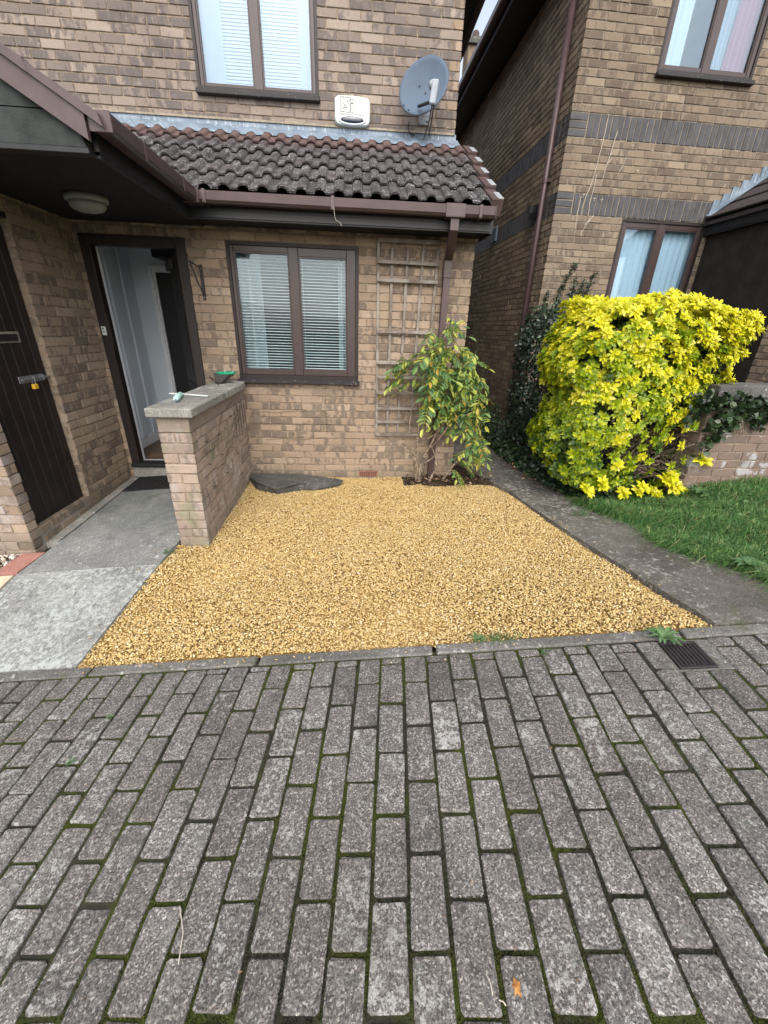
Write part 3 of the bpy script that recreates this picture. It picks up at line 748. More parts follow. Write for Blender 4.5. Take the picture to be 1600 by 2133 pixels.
H1.wall("pier_front", (0, -1.51, 0), 0, -3.2, -1.5, -0.3, 2.4, M['brick_pier'], M['mortar'], [], phase=-1.5, trim=(0, 0, 0.0, 0.1125))
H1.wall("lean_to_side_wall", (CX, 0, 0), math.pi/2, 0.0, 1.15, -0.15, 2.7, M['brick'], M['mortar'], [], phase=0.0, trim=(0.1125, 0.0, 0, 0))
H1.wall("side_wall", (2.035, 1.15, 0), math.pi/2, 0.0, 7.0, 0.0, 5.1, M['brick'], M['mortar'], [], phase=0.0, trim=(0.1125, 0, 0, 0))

# windows of the first house
window_part(h1, *win_lo[:2], 1.052, 2.248, 0.0, [(-0.143, 0.352, 1.148, 2.172), (0.44, 0.887, 1.158, 2.151)])
window_part(h1, -0.6, 0.6, 3.677, 4.873, 1.15, [(-0.535, -0.045, 3.745, 4.8), (0.045, 0.535, 3.745, 4.8)], glass='glass_blue')
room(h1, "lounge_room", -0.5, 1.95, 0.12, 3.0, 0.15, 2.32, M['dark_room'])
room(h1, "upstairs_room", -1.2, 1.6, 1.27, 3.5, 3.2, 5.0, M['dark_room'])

# lean-to roof
EY, EZ, PIT = -0.365, 2.505, math.radians(30.6)
cp, sp = math.cos(PIT), math.sin(PIT)
k = MB(); k.add([(-1.95, 1.15, EZ+1.515*math.tan(PIT)-0.05), (2.10, 1.15, EZ+1.515*math.tan(PIT)-0.05), (2.10, EY+0.03, EZ-0.032), (-0.37, EY+0.03, EZ-0.032),
                 (-1.95, 1.15, EZ+1.515*math.tan(PIT)-0.10), (2.10, 1.15, EZ+1.515*math.tan(PIT)-0.10), (2.10, EY+0.03, EZ-0.06), (-0.37, EY+0.03, EZ-0.06)],
                [(0, 3, 2, 1), (4, 5, 6, 7), (0, 1, 5, 4), (1, 2, 6, 5), (2, 3, 7, 6), (3, 0, 4, 7)])
roof = k.obj("lean_to_roof", M['soffit'], h1)
def tile_profile(x):
    """roll height over one 0.15 module"""
    t = (x % 0.15)
    c = 0.098; w = 0.044
    return 0.031*math.sqrt(max(0.0, 1-((t-c)/w)**2)) if abs(t-c) < w else 0.0
def tile_mesh(seed, verge=False):
    r = np.random.default_rng(seed); W, Lt = 0.3, 0.40; th = 0.014; lift = 0.026
    xs = [0.0, 0.049, 0.053, 0.064, 0.081, 0.098, 0.115, 0.132, 0.143, 0.148, 0.199, 0.203, 0.214, 0.231, 0.248, 0.265, 0.282, 0.293, 0.298]
    V = []
    for s_, zo in ((0.0, lift+th), (0.0, lift), (Lt, th*0.6), ):
        for x in xs: V.append((x, s_ + (r.normal(0, .0008) if s_ == 0 else 0), zo + tile_profile(x)))
    n = len(xs); F = []
    for i in range(n-1):
        F.append((i, i+1, 2*n+i+1, 2*n+i)); F.append((n+i+1, n+i, i, i+1)[::-1] if False else (n+i, n+i+1, i+1, i))
    # fill the hollow under the rolls a little way back so they read as dark arches, sides
    F.append((0, 2*n, n)); F.append((n-1, 2*n-1, 3*n-1))
    return mesh_np("tile", V, F, M['tile'])
tiles = [tile_mesh(s) for s in range(6)]
GA = 0.314
for row in range(5):
    s0 = row*GA
    y0, z0 = EY + s0*cp, EZ + s0*sp
    for c in range(14):
        x1 = CX - 0.0 - c*0.3; x0 = x1 - 0.3
        if x0 < -0.37 - (y0-EY) - 0.35: continue
        mw = Matrix.Translation((x0, y0 + random.uniform(-.003, .003), z0)) @ Matrix.Rotation(PIT, 4, 'X') @ Matrix.Rotation(random.uniform(-.006, .006), 4, 'Z')
        link("tile", random.choice(tiles), roof, mw=mw)
# verge cap at the right end of every course
for row in range(5):
    s0 = row*GA; k = MB(); k.bbox(-0.035, 0.0, -0.075, 0.062, GA+0.02, 0.05, 0.006)
    mw = Matrix.Translation((CX+0.035, EY + s0*cp - 0.01, EZ + s0*sp + 0.012)) @ Matrix.Rotation(PIT, 4, 'X') @ Matrix.Rotation(0.0, 4, 'Z')
    # each verge unit tilts with its tile
    mw = mw @ Matrix.Rotation(-0.09, 4, 'X')
    vc = link("verge_cap", k.mesh("verge_cap", M['tile_brown']), roof, mw=mw)
    k = MB(); k.bbox(0.012, 0.004, 0.0505, 0.061, 0.20, 0.056, 0.002); link("sky_glint", k.mesh("sky_glint", M['clip']), roof, mw=mw)  # pale plate added for the sky reflection on the cap top
# lead flashing, dressed over the rolls
k = MB(); n = 200; V = []; F = []
x0, x1 = -2.0, 2.045
for i in range(n+1):
    x = x0 + (x1-x0)*i/n; pr = tile_profile(x-CX+0.3*20)
    yb = 0.90 + 0.012*math.sin(x*11); zb = EZ + (yb-EY)*math.tan(PIT) + 0.040 + pr*0.85
    ym = 1.06; zm = EZ + (ym-EY)*math.tan(PIT) + 0.050 + pr*0.25
    V += [(x, yb-0.006, zb-0.006), (x, yb, zb+0.003), (x, ym, zm), (x, 1.132, 3.405+0.004*math.sin(x*7)), (x, 1.141, 3.474+0.004*math.sin(x*3+1))]
for i in range(n):
    for j in range(4): F.append((i*5+j, (i+1)*5+j, (i+1)*5+j+1, i*5+j+1))
mesh = mesh_np("lead_flashing", V, F, M['lead'], True); link("lead_flashing", mesh, h1)
k = MB()
for x in (-1.2, 0.055, 1.3): k.box(x-0.004, 1.126, 3.36, x+0.004, 1.134, 3.47)
k.obj("flashing_lap", M['lead'], h1)
k = MB(); k.prism([(1.128, 3.468), (1.149, 3.468), (1.149, 3.492), (1.14, 3.49)], 'x', -2.0, 2.03); k.obj("mortar_fillet", M['mortar_grey'], h1)
# fascia, soffit
part("fascia", M['fascia'], h1, (-0.36, -0.345, 2.335, CX+0.02, -0.322, 2.485), (-0.36, -0.352, 2.395, CX+0.02, -0.345, 2.402), (-0.36, -0.355, 2.345, CX+0.02, -0.345, 2.362))
part("soffit", M['soffit'], h1, (-0.37, -0.322, 2.352, CX+0.02, -0.004, 2.366))
part("verge_board", M['fascia'], h1, (CX+0.02, -0.35, 2.33, CX+0.042, -0.0, 2.50))
k = MB(); k.prism([(-0.33, 2.335), (-0.33, 2.47), (1.15, EZ+1.5*math.tan(PIT)-0.06), (1.15, EZ+1.5*math.tan(PIT)-0.20), (0.0, 2.52)], 'x', CX+0.0005, CX+0.019); k.obj("verge_board", M['fascia'], h1)
def gutter_profile(): return [(0.0, 0.0), (0.0, -0.062), (-0.018, -0.08), (-0.085, -0.08), (-0.104, -0.062), (-0.108, -0.004), (-0.102, -0.004), (-0.098, -0.058), (-0.08, -0.073), (-0.02, -0.073), (-0.007, -0.058), (-0.007, 0.0)]
g = MB(); GY0, GZ0 = -0.355, 2.500
g.prism([(GY0+p, GZ0+q) for p, q in gutter_profile()], 'x', -0.30, CX+0.02); gut = g.obj("gutter", M['gutter'], h1)
for x in (0.79, -0.2): part("gutter_bracket", M['gutter'], gut, (x-0.014, GY0-0.114, GZ0-0.085, x+0.014, GY0-0.001, GZ0-0.079), (x-0.014, GY0-0.114, GZ0-0.079, x+0.014, GY0-0.108, GZ0+0.004), b=0.001)
part("gutter_outlet", M['gutter'], gut, (1.70, GY0-0.113, GZ0-0.086, 1.86, GY0-0.1085, GZ0+0.002), (1.70, GY0-0.113, GZ0-0.09, 1.86, GY0+0.0, GZ0-0.082), b=0.001)
part("gutter_bracket", M['gutter'], gut, (1.975, GY0-0.114, GZ0-0.086, 2.0, GY0-0.1085, GZ0+0.003), (1.975, GY0-0.114, GZ0-0.09, 2.0, GY0, GZ0-0.081), b=0.001)
part("end_cap", M['gutter'], gut, (CX+0.02, GY0-0.112, GZ0-0.084, CX+0.026, GY0+0.002, GZ0+0.002), b=0.001)
# downpipe with swan neck
k = MB(); pts = [(1.785, -0.408, 2.415), (1.785, -0.408, 2.335), (1.81, -0.24, 2.235), (1.83, -0.072, 2.125), (1.832, -0.066, 2.05)]
def sq_tube(k, pts, h):
    V = []; F = []
    for p in pts: V += [(p[0]-h, p[1]-h, p[2]), (p[0]+h, p[1]-h, p[2]), (p[0]+h, p[1]+h, p[2]), (p[0]-h, p[1]+h, p[2])]
    for i in range(len(pts)-1):
        for j in range(4): F.append((i*4+j, i*4+(j+1) % 4, (i+1)*4+(j+1) % 4, (i+1)*4+j))
    F += [(3, 2, 1, 0), tuple(range(len(V)-4, len(V)))]; k.add(V, F)
sq_tube(k, [(1.832, -0.046, 2.08), (1.832, -0.046, 0.0)], 0.031); dp = k.obj("downpipe", M['gutter'], h1)
k = MB(); sq_tube(k, [(1.785, -0.408, 2.42), (1.785, -0.408, 2.325), (1.81, -0.235, 2.225), (1.832, -0.046, 2.16), (1.832, -0.046, 2.06)], 0.034); k.obj("swan_neck", M['gutter'], dp)
part("pipe_socket", M['gutter'], dp, (1.794, -0.085, 2.02, 1.870, -0.008, 2.10), b=0.003)
for z in (0.95, ): part("pipe_clip", M['gutter'], dp, (1.785, -0.083, z, 1.879, -0.002, z+0.035), b=0.002)
# stray wire under the gutter
k = MB(); k.tube([(0.80, -0.47, 2.43), (0.805, -0.468, 2.37), (0.815, -0.466, 2.345), (0.845, -0.464, 2.335), (0.86, -0.462, 2.31)], 0.0014, 5); k.obj("loose_wire", M['straw'], gut)
# air brick
ab = part("air_brick", M['terracotta'], h1, (1.012, -0.004, 0.012, 1.225, 0.03, 0.078), b=0.003)
k = MB()
for r in range(3):
    for c in range(9): k.box(1.030+c*0.0205, -0.0052, 0.022+r*0.018, 1.042+c*0.0205, 0.0, 0.033+r*0.018)
k.obj("vent_hole", M['black'], ab)
# front door frame, step, hall
fr = MB(); fr.bbox(-1.46, -0.01, 0.13, -1.375, 0.08, 2.25, 0.004); fr.bbox(-0.64, -0.01, 0.13, -0.555, 0.08, 2.25, 0.004); fr.bbox(-1.375, -0.008, 2.165, -0.64, 0.078, 2.25, 0.004)
dfr = fr.obj("door_frame", M['frame_dark'], h1)
part("strike_plate", M['frame_dark'], dfr, (-1.376, 0.0, 1.33, -1.366, 0.05, 1.62), b=0.002)
part("door_step", M['sill_conc'], h1, (-1.46, -0.02, -0.12, -0.555, 0.3, 0.118), b=0.004)
part("threshold", M['rubber'], h1, (-1.455, -0.06, 0.118, -0.56, 0.10, 0.158), b=0.012)
hall = room(h1, "hall", -1.60, -0.56, 0.10, 1.15, 0.16, 2.32, M['interior'])
part("hall_floor", M['wood_floor'], hall, (-1.60, 0.10, 0.16, -0.56, 1.15, 0.164))
part("door_lining", M['white'], hall, (-1.60, 0.082, 0.162, -1.376, 0.12, 2.30))
part("skirting", M['white'], hall, (-1.60, 0.12, 0.164, -1.582, 1.15, 0.275), (-1.582, 1.132, 0.164, -1.42, 1.15, 0.275), b=0.003)
idr = part("inner_doorway", M['black'], hall, (-1.33, 1.146, 0.166, -0.60, 1.152, 2.08))
part("architrave", M['white'], idr, (-1.40, 1.12, 0.164, -1.33, 1.149, 2.15), (-1.33, 1.12, 2.08, -0.60, 1.149, 2.15), (-1.36, 1.105, 0.164, -1.345, 1.12, 2.11), b=0.004)
part("wall_pipe_boxing", M['interior'], hall, (-1.60, 0.55, 0.275, -1.565, 0.68, 2.31), (-1.60, 0.85, 0.275, -1.575, 0.95, 2.31), b=0.01)
part("meter_cupboard", M['black'], hall, (-1.20, 0.80, 2.19, -0.57, 1.10, 2.315), b=0.004)
part("coat_hook", M['iron'], hall, (-1.60, 0.30, 2.02, -1.53, 0.33, 2.035), (-1.60, 0.29, 1.99, -1.59, 0.34, 2.06), b=0.003)
fd = empty("front_door_leaf", (-0.645, 0.075, 0.17)); fd.parent = h1; fd.rotation_euler = (0, 0, math.radians(180-63))
lf = MB(); lf.bbox(0, -0.02, 0, 0.74, 0.024, 1.985, 0.004); leaf = lf.obj("door_leaf", M['frame_dark'], fd)
for z0, z1 in ((0.12, 0.8), (0.95, 1.85)):
    part("door_panel", M['door'], fd, (0.10, 0.024, z0, 0.64, 0.032, z1), b=0.006); part("door_panel", M['door'], fd, (0.10, -0.028, z0, 0.64, -0.02, z1), b=0.006)
part("door_closer", M['black'], fd, (0.30, 0.03, 1.87, 0.58, 0.08, 1.95), b=0.006)

# store door in the porch side wall (faces +X)
sd_ = empty("store_door", (-1.5, 0, 0)); sd_.parent = h1
yb = -1.405
while yb < -0.752:
    y1 = min(yb+0.095, -0.75); part("board", M['door'], sd_, (-0.075, yb+0.002, 0.062, -0.052, y1-0.002, 2.225), b=0.004); yb += 0.095
part("store_backing", M['black'], sd_, (-0.10, -1.41, 0.05, -0.076, -0.745, 2.235))
part("store_sill", M['sill_conc'], sd_, (-0.09, -1.41, -0.12, -0.002, -0.745, 0.06), b=0.004)
lp = part("letter_plate", M['steel'], sd_, (-0.052, -1.19, 1.39, -0.040, -0.925, 1.465), b=0.003); lp.data.materials[0] = plain("dull bronze plate", (0.20, 0.18, 0.145), 0.5, 0.5, 0.0)
part("letter_flap", M['door'], lp, (-0.040, -1.17, 1.402, -0.036, -0.95, 1.45), b=0.001)
bolt = part("slide_bolt", M['steel'], sd_, (-0.052, -1.06, 1.105, -0.046, -0.80, 1.155), b=0.002)
k = MB(); k.tube([(-0.038, -1.04, 1.13), (-0.038, -0.75, 1.13)], 0.009, 8); k.obj("bolt_bar", M['steel'], bolt)
part("bolt_staple", M['steel'], bolt, (-0.046, -0.93, 1.112, -0.028, -0.91, 1.148), (-0.046, -0.83, 1.112, -0.028, -0.81, 1.148), b=0.002)
pl = part("padlock", M['brass'], sd_, (-0.045, -0.965, 1.055, -0.02, -0.92, 1.092), b=0.004)
k = MB(); k.tube([(-0.032, -0.957, 1.092), (-0.032, -0.957, 1.112), (-0.032, -0.9425, 1.12), (-0.032, -0.928, 1.112), (-0.032, -0.928, 1.092)], 0.003, 6); k.obj("shackle", M['steel'], pl)
part("door_lintel", M['frame_dark'], sd_, (-0.09, -1.41, 2.20, -0.004, -0.745, 2.235))

# porch roof, barge, gable, soffit, gutter
T = 0.61
def bz(x, z, x0=-0.45): return z + T*(x0-x)
pr = MB(); xe, xr = -0.36, -2.1
zr = 2.50 + T*(xe-xr)
pr.add([(xe, -1.66, 2.500), (xe, EY+0.02, 2.500), (xr, EY+0.02+(xe-xr), zr), (xr, -1.66, zr), (xe, -1.66, 2.475), (xe, EY+0.02, 2.475), (xr, EY+0.02+(xe-xr), zr-0.03), (xr, -1.66, zr-0.03)],
       [(0, 1, 2, 3), (7, 6, 5, 4), (0, 4, 5, 1), (1, 5, 6, 2), (2, 6, 7, 3), (3, 7, 4, 0)])
xl = -3.84
pr.add([(xl, -1.66, 2.500), (xl, EY+0.02, 2.500), (xr, EY+0.02+(xe-xr), zr), (xr, -1.66, zr), (xl, -1.66, 2.475), (xl, EY+0.02, 2.475), (xr, EY+0.02+(xe-xr), zr-0.03), (xr, -1.66, zr-0.03)],
       [(3, 2, 1, 0), (4, 5, 6, 7), (1, 5, 4, 0), (2, 6, 5, 1), (3, 7, 6, 2), (0, 4, 7, 3)])
porch = pr.obj("porch_roof", M['tile_brown'], h1)
# barge boards: two lengths with a joint, mirrored on the far slope
for xa, xb in ((-0.36, -0.725), (-0.73, -2.098)):
    k = MB(); k.prism([(xa, bz(xa, 2.432)), (xa, bz(xa, 2.535)), (xb, bz(xb, 2.535)), (xb, bz(xb, 2.432))], 'y', -1.690, -1.664); k.obj("barge_board", M['barge'], porch)
k = MB(); k.prism([(-2.102, bz(-2.1, 2.432)), (-2.102, bz(-2.1, 2.535)), (-3.9, bz(-2.1, 2.535)-T*1.8), (-3.9, bz(-2.1, 2.432)-T*1.8)], 'y', -1.690, -1.664); k.obj("barge_board", M['barge'], porch)
for i in range(6):
    xa = -0.275 - i*0.285; xb = xa - 0.31
    k = MB(); k.prism([(xa, bz(xa, 2.537)), (xa-0.015, bz(xa, 2.592)), (xb, bz(xb, 2.577)), (xb, bz(xb, 2.537))], 'y', -1.705-0.003*(i % 2), -1.60); k.obj("verge_cap", M['barge'], porch)
# gable infill boards
k0 = [(2.36, 2.497), (2.502, 2.66), (2.665, 2.83), (2.835, 3.0)]
for a, b in k0:
    xa = -0.45 + (2.50-max(a, 2.36))/T*1.0; xb = -0.45 + (2.50-b)/T
    xa = min(xa, -0.395)
    k = MB(); k.prism([(-2.6, a), (xa, a), (min(xb, -0.395), b), (-2.6, b)], 'y', -1.655, -1.635); k.obj("gable_board", M['gable'], porch)
part("porch_beam", M['fascia'], porch, (-2.6, -1.662, 2.332, -0.385, -1.60, 2.358), b=0.003)
part("porch_soffit", M['soffit'], porch, (-2.6, -1.60, 2.345, -0.36, -0.004, 2.36))
part("porch_fascia", M['fascia'], porch, (-0.385, -1.60, 2.332, -0.362, -0.30, 2.485))
g = MB(); g.prism([(-0.355-p, 2.502+q) for p, q in gutter_profile()], 'y', -1.665, -0.36); pg = g.obj("porch_gutter", M['gutter'], porch)
part("end_cap", M['gutter'], pg, (-0.357, -1.672, 2.418, -0.243, -1.664, 2.505), b=0.003)
part("corner_union", M['gutter'], pg, (-0.36, -0.475, 2.414, -0.235, -0.35, 2.4215), (-0.30, -0.475, 2.4215, -0.235, -0.4605, 2.505), b=0.001)
for y in (-1.30, -0.72): part("gutter_bracket", M['gutter'], pg, (-0.250, y-0.014, 2.418, -0.2435, y+0.014, 2.506), b=0.001)

# main roof of the first house: gable to the front, eaves at the sides
def main_roof(root, x0, x1, y0, y1, ez, ov, mat, pitch=0.6):
    xm = (x0+x1)/2; a, b = x0-ov, x1+ov; zr = ez+0.16+pitch*(xm-a); k = MB()
    for s, e in ((a, xm), (b, xm)):
        k.add([(s, y0, ez+0.16), (s, y1, ez+0.16), (e, y1, zr), (e, y0, zr), (s, y0, ez+0.10), (s, y1, ez+0.10), (e, y1, zr-0.06), (e, y0, zr-0.06)],
              [(0, 1, 2, 3), (7, 6, 5, 4), (0, 4, 5, 1), (1, 5, 6, 2), (2, 6, 7, 3), (3, 7, 4, 0)])
    r = k.obj("main_roof", mat, root)
    for bx in ((x1-0.01, y0+0.02, ez, b-0.02, y1, ez+0.012), (a+0.02, y0+0.02, ez, x0+0.01, y1, ez+0.012)): part("eave_soffit", M['fascia'], r, bx)
    for bx in ((b-0.02, y0+0.01, ez-0.01, b, y1, ez+0.17), (a, y0+0.01, ez-0.01, a+0.02, y1, ez+0.17)): part("eave_fascia", M['fascia'], r, bx)
    for sx, t in ((b, 1), (a, -1)):
        g = MB(); g.prism([(sx+t*(0.003-p), ez+0.15+q) for p, q in gutter_profile()], 'y', y0+0.01, y1); g.obj("eave_gutter", M['gutter'], r)
    return r
r1 = main_roof(h1, -3.2, 2.035, 1.05, 8.2, 4.90, 0.30, M['tile_brown'])
k = MB(); k.prism([(-3.2, 5.4), (2.035, 5.4), (1.1, 5.9), (-0.58, 6.6), (-2.3, 5.9)], 'y', 1.17, 1.25); k.obj("gable_wall", M['brick'], h1)
H1.build()

# ------------------------------------------------------------------ second house (higher up the slope)
A2 = math.radians(1.5)
h2 = empty("brick_house", (3.466, 1.616, 0.026), A2, "taller grey buff brick house with two slate grey brick bands across the alley", "house")
H2 = House(h2)
W2lo = (0.925, 2.095, 1.755, 2.925); W2up = (0.925, 2.115, 4.275, 5.475)
band = {39, 40, 41, 49, 50, 51}
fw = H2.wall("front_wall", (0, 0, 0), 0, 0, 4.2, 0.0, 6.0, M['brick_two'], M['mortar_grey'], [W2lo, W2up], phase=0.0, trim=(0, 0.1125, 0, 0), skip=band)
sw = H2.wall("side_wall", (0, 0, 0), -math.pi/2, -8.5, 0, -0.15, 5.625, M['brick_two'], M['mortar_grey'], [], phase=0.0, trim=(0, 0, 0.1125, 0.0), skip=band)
for z0 in (39*0.075, 49*0.075):
    for i in range(3): H2.items.append((fw, 0.1075, 0.215, z0+0.075*i+0.0375, M['blue_brick'], 0, "soldier_brick"))
    H2.soldier(fw, 0.225, 4.2, z0+0.1125, M['blue_brick'])
    for i in range(3): H2.items.append((sw, -0.165, 0.1, z0+0.075*i+0.0375, M['blue_brick'], 0, "soldier_brick"))
    H2.soldier(sw, -8.5+0.025, -0.22, z0+0.1125, M['blue_brick'])
window_part(h2, W2lo[0], W2lo[1], W2lo[2], 2.92, 0.0, [(1.005, 1.455, 1.86, 2.835), (1.555, 2.02, 1.86, 2.835)], glass='glass_blue')
window_part(h2, W2up[0], W2up[1], W2up[2], 5.473, 0.0, [(1.005, 1.475, 4.36, 5.39), (1.565, 2.04, 4.36, 5.39)], glass='glass_blue')
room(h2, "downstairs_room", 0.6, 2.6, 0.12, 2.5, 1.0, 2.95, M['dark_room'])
room(h2, "bedroom_room", 0.6, 2.6, 0.12, 2.8, 3.7, 5.55, M['interior'])
main_roof(h2, 0.0, 5.2, -0.05, 10.5, 5.47, 0.42, M['tile_brown'])
# chimney on the far part of the roof
ch = part("chimney", M['brick_two'], h2, (0.42, 7.3, 6.2, 0.84, 7.75, 7.84), b=0.01)
part("chimney_cap", M['coping_low'], ch, (0.36, 7.23, 7.84, 0.90, 7.82, 7.97), b=0.01)
k = MB(); k.lathe([(0.10, 0.0), (0.11, 0.03), (0.095, 0.06), (0.085, 0.16), (0.06, 0.20)], 14, (0.63, 7.5, 7.97)); k.obj("chimney_pot", M['tile_brown'], ch, True)
# downpipe on the side wall
k = MB(); k.tube([(-0.055, 0.30, 5.46), (-0.055, 0.30, 0.0)], 0.036, 12); dp2 = k.obj("downpipe", M['gutter'], h2, True)
for z in (3.30, 5.0, 1.4):
    k = MB(); k.tube([(-0.055, 0.30, z), (-0.055, 0.30, z+0.05)], 0.043, 12); k.box(-0.06, 0.25, z+0.01, 0.0, 0.35, z+0.04); k.obj("pipe_clip", M['gutter'], dp2)
# boiler flue hood and vent on the side wall
k = MB(); k.prism([(0.47, 3.115), (0.60, 3.135), (0.62, 3.06), (0.55, 3.055), (0.53, 2.97), (0.50, 2.955), (0.47, 3.03)], 'x', -0.13, -0.002); k.obj("flue_hood", M['black'], h2)
vt = part("side_vent", M['lead'], h2, (-0.022, 2.12, 2.985, 0.004, 2.36, 3.215), b=0.004)
for i in range(6): part("louvre", M['lead'], vt, (-0.034, 2.135, 3.005+i*0.033, -0.018, 2.345, 3.013+i*0.033))
part("air_vent", M['terracotta'], h2, (-0.006, 1.2, 0.3, 0.02, 1.415, 0.365), b=0.002)
# porch wing on the right: boarded wall facing left, tiled roof with stepped lead
XP = 2.155
wing = empty("porch_wing", (XP, 0, 0)); wing.parent = h2
yy = -0.0
i = 0
while yy > -1.28:
    y0 = max(yy-0.30, -1.30); part("board", M['door_two'], wing, (0.0, y0+0.0025, 0.55, 0.022, yy-0.0025, 2.84), b=0.003); yy -= 0.30
part("wing_backing", M['black'], wing, (0.022, -1.30, 0.5, 0.06, 0.0, 2.86))
part("wing_latch", M['iron'], wing, (-0.03, -0.62, 1.66, 0.0, -0.50, 1.68), b=0.002)
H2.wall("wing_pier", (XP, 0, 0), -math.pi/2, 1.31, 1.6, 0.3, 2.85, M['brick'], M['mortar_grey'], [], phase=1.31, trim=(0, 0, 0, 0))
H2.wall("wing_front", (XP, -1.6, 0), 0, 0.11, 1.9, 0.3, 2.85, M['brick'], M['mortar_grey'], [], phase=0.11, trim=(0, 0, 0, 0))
k = MB(); S2 = 0.70; x0 = -0.10; zz = 2.93
k.add([(x0, -1.75, zz), (x0, -0.012, zz), (1.9, -0.012, zz+2.0*S2), (1.9, -1.75, zz+2.0*S2), (x0, -1.75, zz-0.04), (x0, -0.012, zz-0.04), (1.9, -0.012, zz+2*S2-0.04), (1.9, -1.75, zz+2*S2-0.04)],
      [(0, 3, 2, 1), (4, 5, 6, 7), (0, 1, 5, 4), (1, 2, 6, 5), (2, 3, 7, 6), (3, 0, 4, 7)])
M['tile_dark'] = plain("dark roof tile", (0.048, 0.038, 0.038), 0.8, 0.25, var=0.35, scale=25, bump=0.3)
wr = k.obj("wing_roof", M['tile_dark'], wing)
sl_ = math.atan(S2)
for r in range(6):
    for c in range(6):
        k = MB(); k.bbox(0, 0, 0, 0.34, 0.278, 0.020, 0.004)
        mw = Matrix.Translation((x0-0.02 + r*0.30*math.cos(sl_), -1.75+c*0.283+0.02, zz+0.014 + r*0.30*math.sin(sl_)+0.012)) @ Matrix.Rotation(-sl_+0.06, 4, 'Y')
        link("tile", k.mesh("tile", M['tile_dark']), wr, mw=mw)
part("wing_fascia", M['fascia'], wing, (-0.06, -1.72, 2.78, -0.035, -0.003, 2.93), (-0.068, -1.72, 2.80, -0.06, -0.003, 2.815))
part("wing_soffit", M['fascia'], wing, (-0.035, -1.72, 2.842, 0.06, -0.003, 2.856))
for i in range(8):
    xa = -0.09 + i*0.105; zb = zz + S2*(xa+0.10) + 0.03
    k = MB(); k.prism([(xa, zb), (xa+0.118, zb+0.083), (xa+0.118, zb+0.205), (xa+0.03, zb+0.205), (xa+0.022, zb+0.12)], 'y', -0.012-0.001*(i % 2), -0.003); k.obj("lead_step", M['lead'], wing)
k = MB(); L = 0.95; k.add([(x0-0.02, -0.10, zz+0.052), (x0-0.02, -0.016, zz+0.070), (x0+L, -0.016, zz+S2*(L+0.02)+0.070), (x0+L, -0.10, zz+S2*(L+0.02)+0.052)], [(0, 1, 2, 3)]); k.obj("lead_soaker", M['lead'], wing)
H2.build()

# ------------------------------------------------------------------ garden wall beside the front door
gw = empty("garden_wall", (0, 0, 0), 0, "short pinkish brick wall with concrete coping beside the open front door", "wall")
G = House(gw); G.limit = 300
XR, XL, YF = -0.182, -0.400, -1.513
Z0 = 0.034-0.075*3
def gwall(name, origin, rotz, u0, u1, trim, phase):
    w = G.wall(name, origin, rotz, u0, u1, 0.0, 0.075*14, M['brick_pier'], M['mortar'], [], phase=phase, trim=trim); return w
gwall("end_face", (0, YF, Z0), 0, XL, XR, (0, 0, 0, 0), XR)
gwall("side_face", (XR, 0, Z0), math.pi/2, YF+0.1025+0.01, -0.004, (0, 0, 0, 0), YF)
gwall("path_face", (XL, 0, Z0), -math.pi/2, 0.004, -YF-0.1125, (0, 0, 0, 0), 0)
part("capping_course", M['brick_pier'], gw, (XL+0.001, YF+0.001, Z0+0.075*14+0.004, XR-0.001, -0.006, 0.966), b=0.004)
cop = MB(); cop.bbox(-0.447, -1.552, 0.972, -0.14, -0.10, 1.035, 0.007); cop.obj("coping", M['coping'], gw)
cop = MB(); cop.bbox(-0.447, -0.094, 0.974, -0.155, -0.002, 1.041, 0.007); cop.obj("coping", M['coping'], gw)
G.build()
# dead ivy stems and vine nails on the side of the garden wall
vs = empty("dead_vine_stems", (XR, -0.8, 0.3), 0, "thin dark dead vine stems and nails on the right face of the short wall", "vine")
def rel(o, pts): return [(p[0]-o.location[0], p[1]-o.location[1], p[2]-o.location[2]) for p in pts]
rr = np.random.default_rng(5)
for i in range(9):
    y = -1.35 + i*0.14 + rr.uniform(-.04, .04); z = 0.25+rr.uniform(0, .5); pts = []
    for t in range(7):
        pts.append((XR+0.008, min(y, -0.04), min(z, 0.95))); y += rr.uniform(0.03, 0.14); z += rr.uniform(-0.03, 0.06)
    k = MB(); k.tube(rel(vs, pts), 0.0022, 5); k.obj("stem", M['bark_dark'], vs)
for i in range(5):
    y = -0.45+0.09*i; z = 0.5+0.1*rr.random(); k = MB(); pts = [(XR+0.008, y, z), (XR+0.009, y+0.01, z+0.13), (XR+0.007, y+0.006, z+0.30)]; k.tube(rel(vs, pts), 0.003, 5); k.obj("stem", M['bark_dark'], vs)
for y, z in ((-1.28, .74), (-1.28, .56), (-1.25, .36), (-1.0, .72), (-0.98, .55), (-0.9, .36), (-0.6, .8), (-0.55, .6), (-0.5, .42), (-0.45, .2)):
    k = MB(); k.lathe([(0.003, 0), (0.003, 0.016), (0.009, 0.018), (0.008, 0.022)], 8)
    o = k.obj("nail", M['iron'], vs); o.rotation_euler = (0, math.pi/2, 0); o.location = (XR+0.001-vs.location[0], y-vs.location[1], z-vs.location[2])

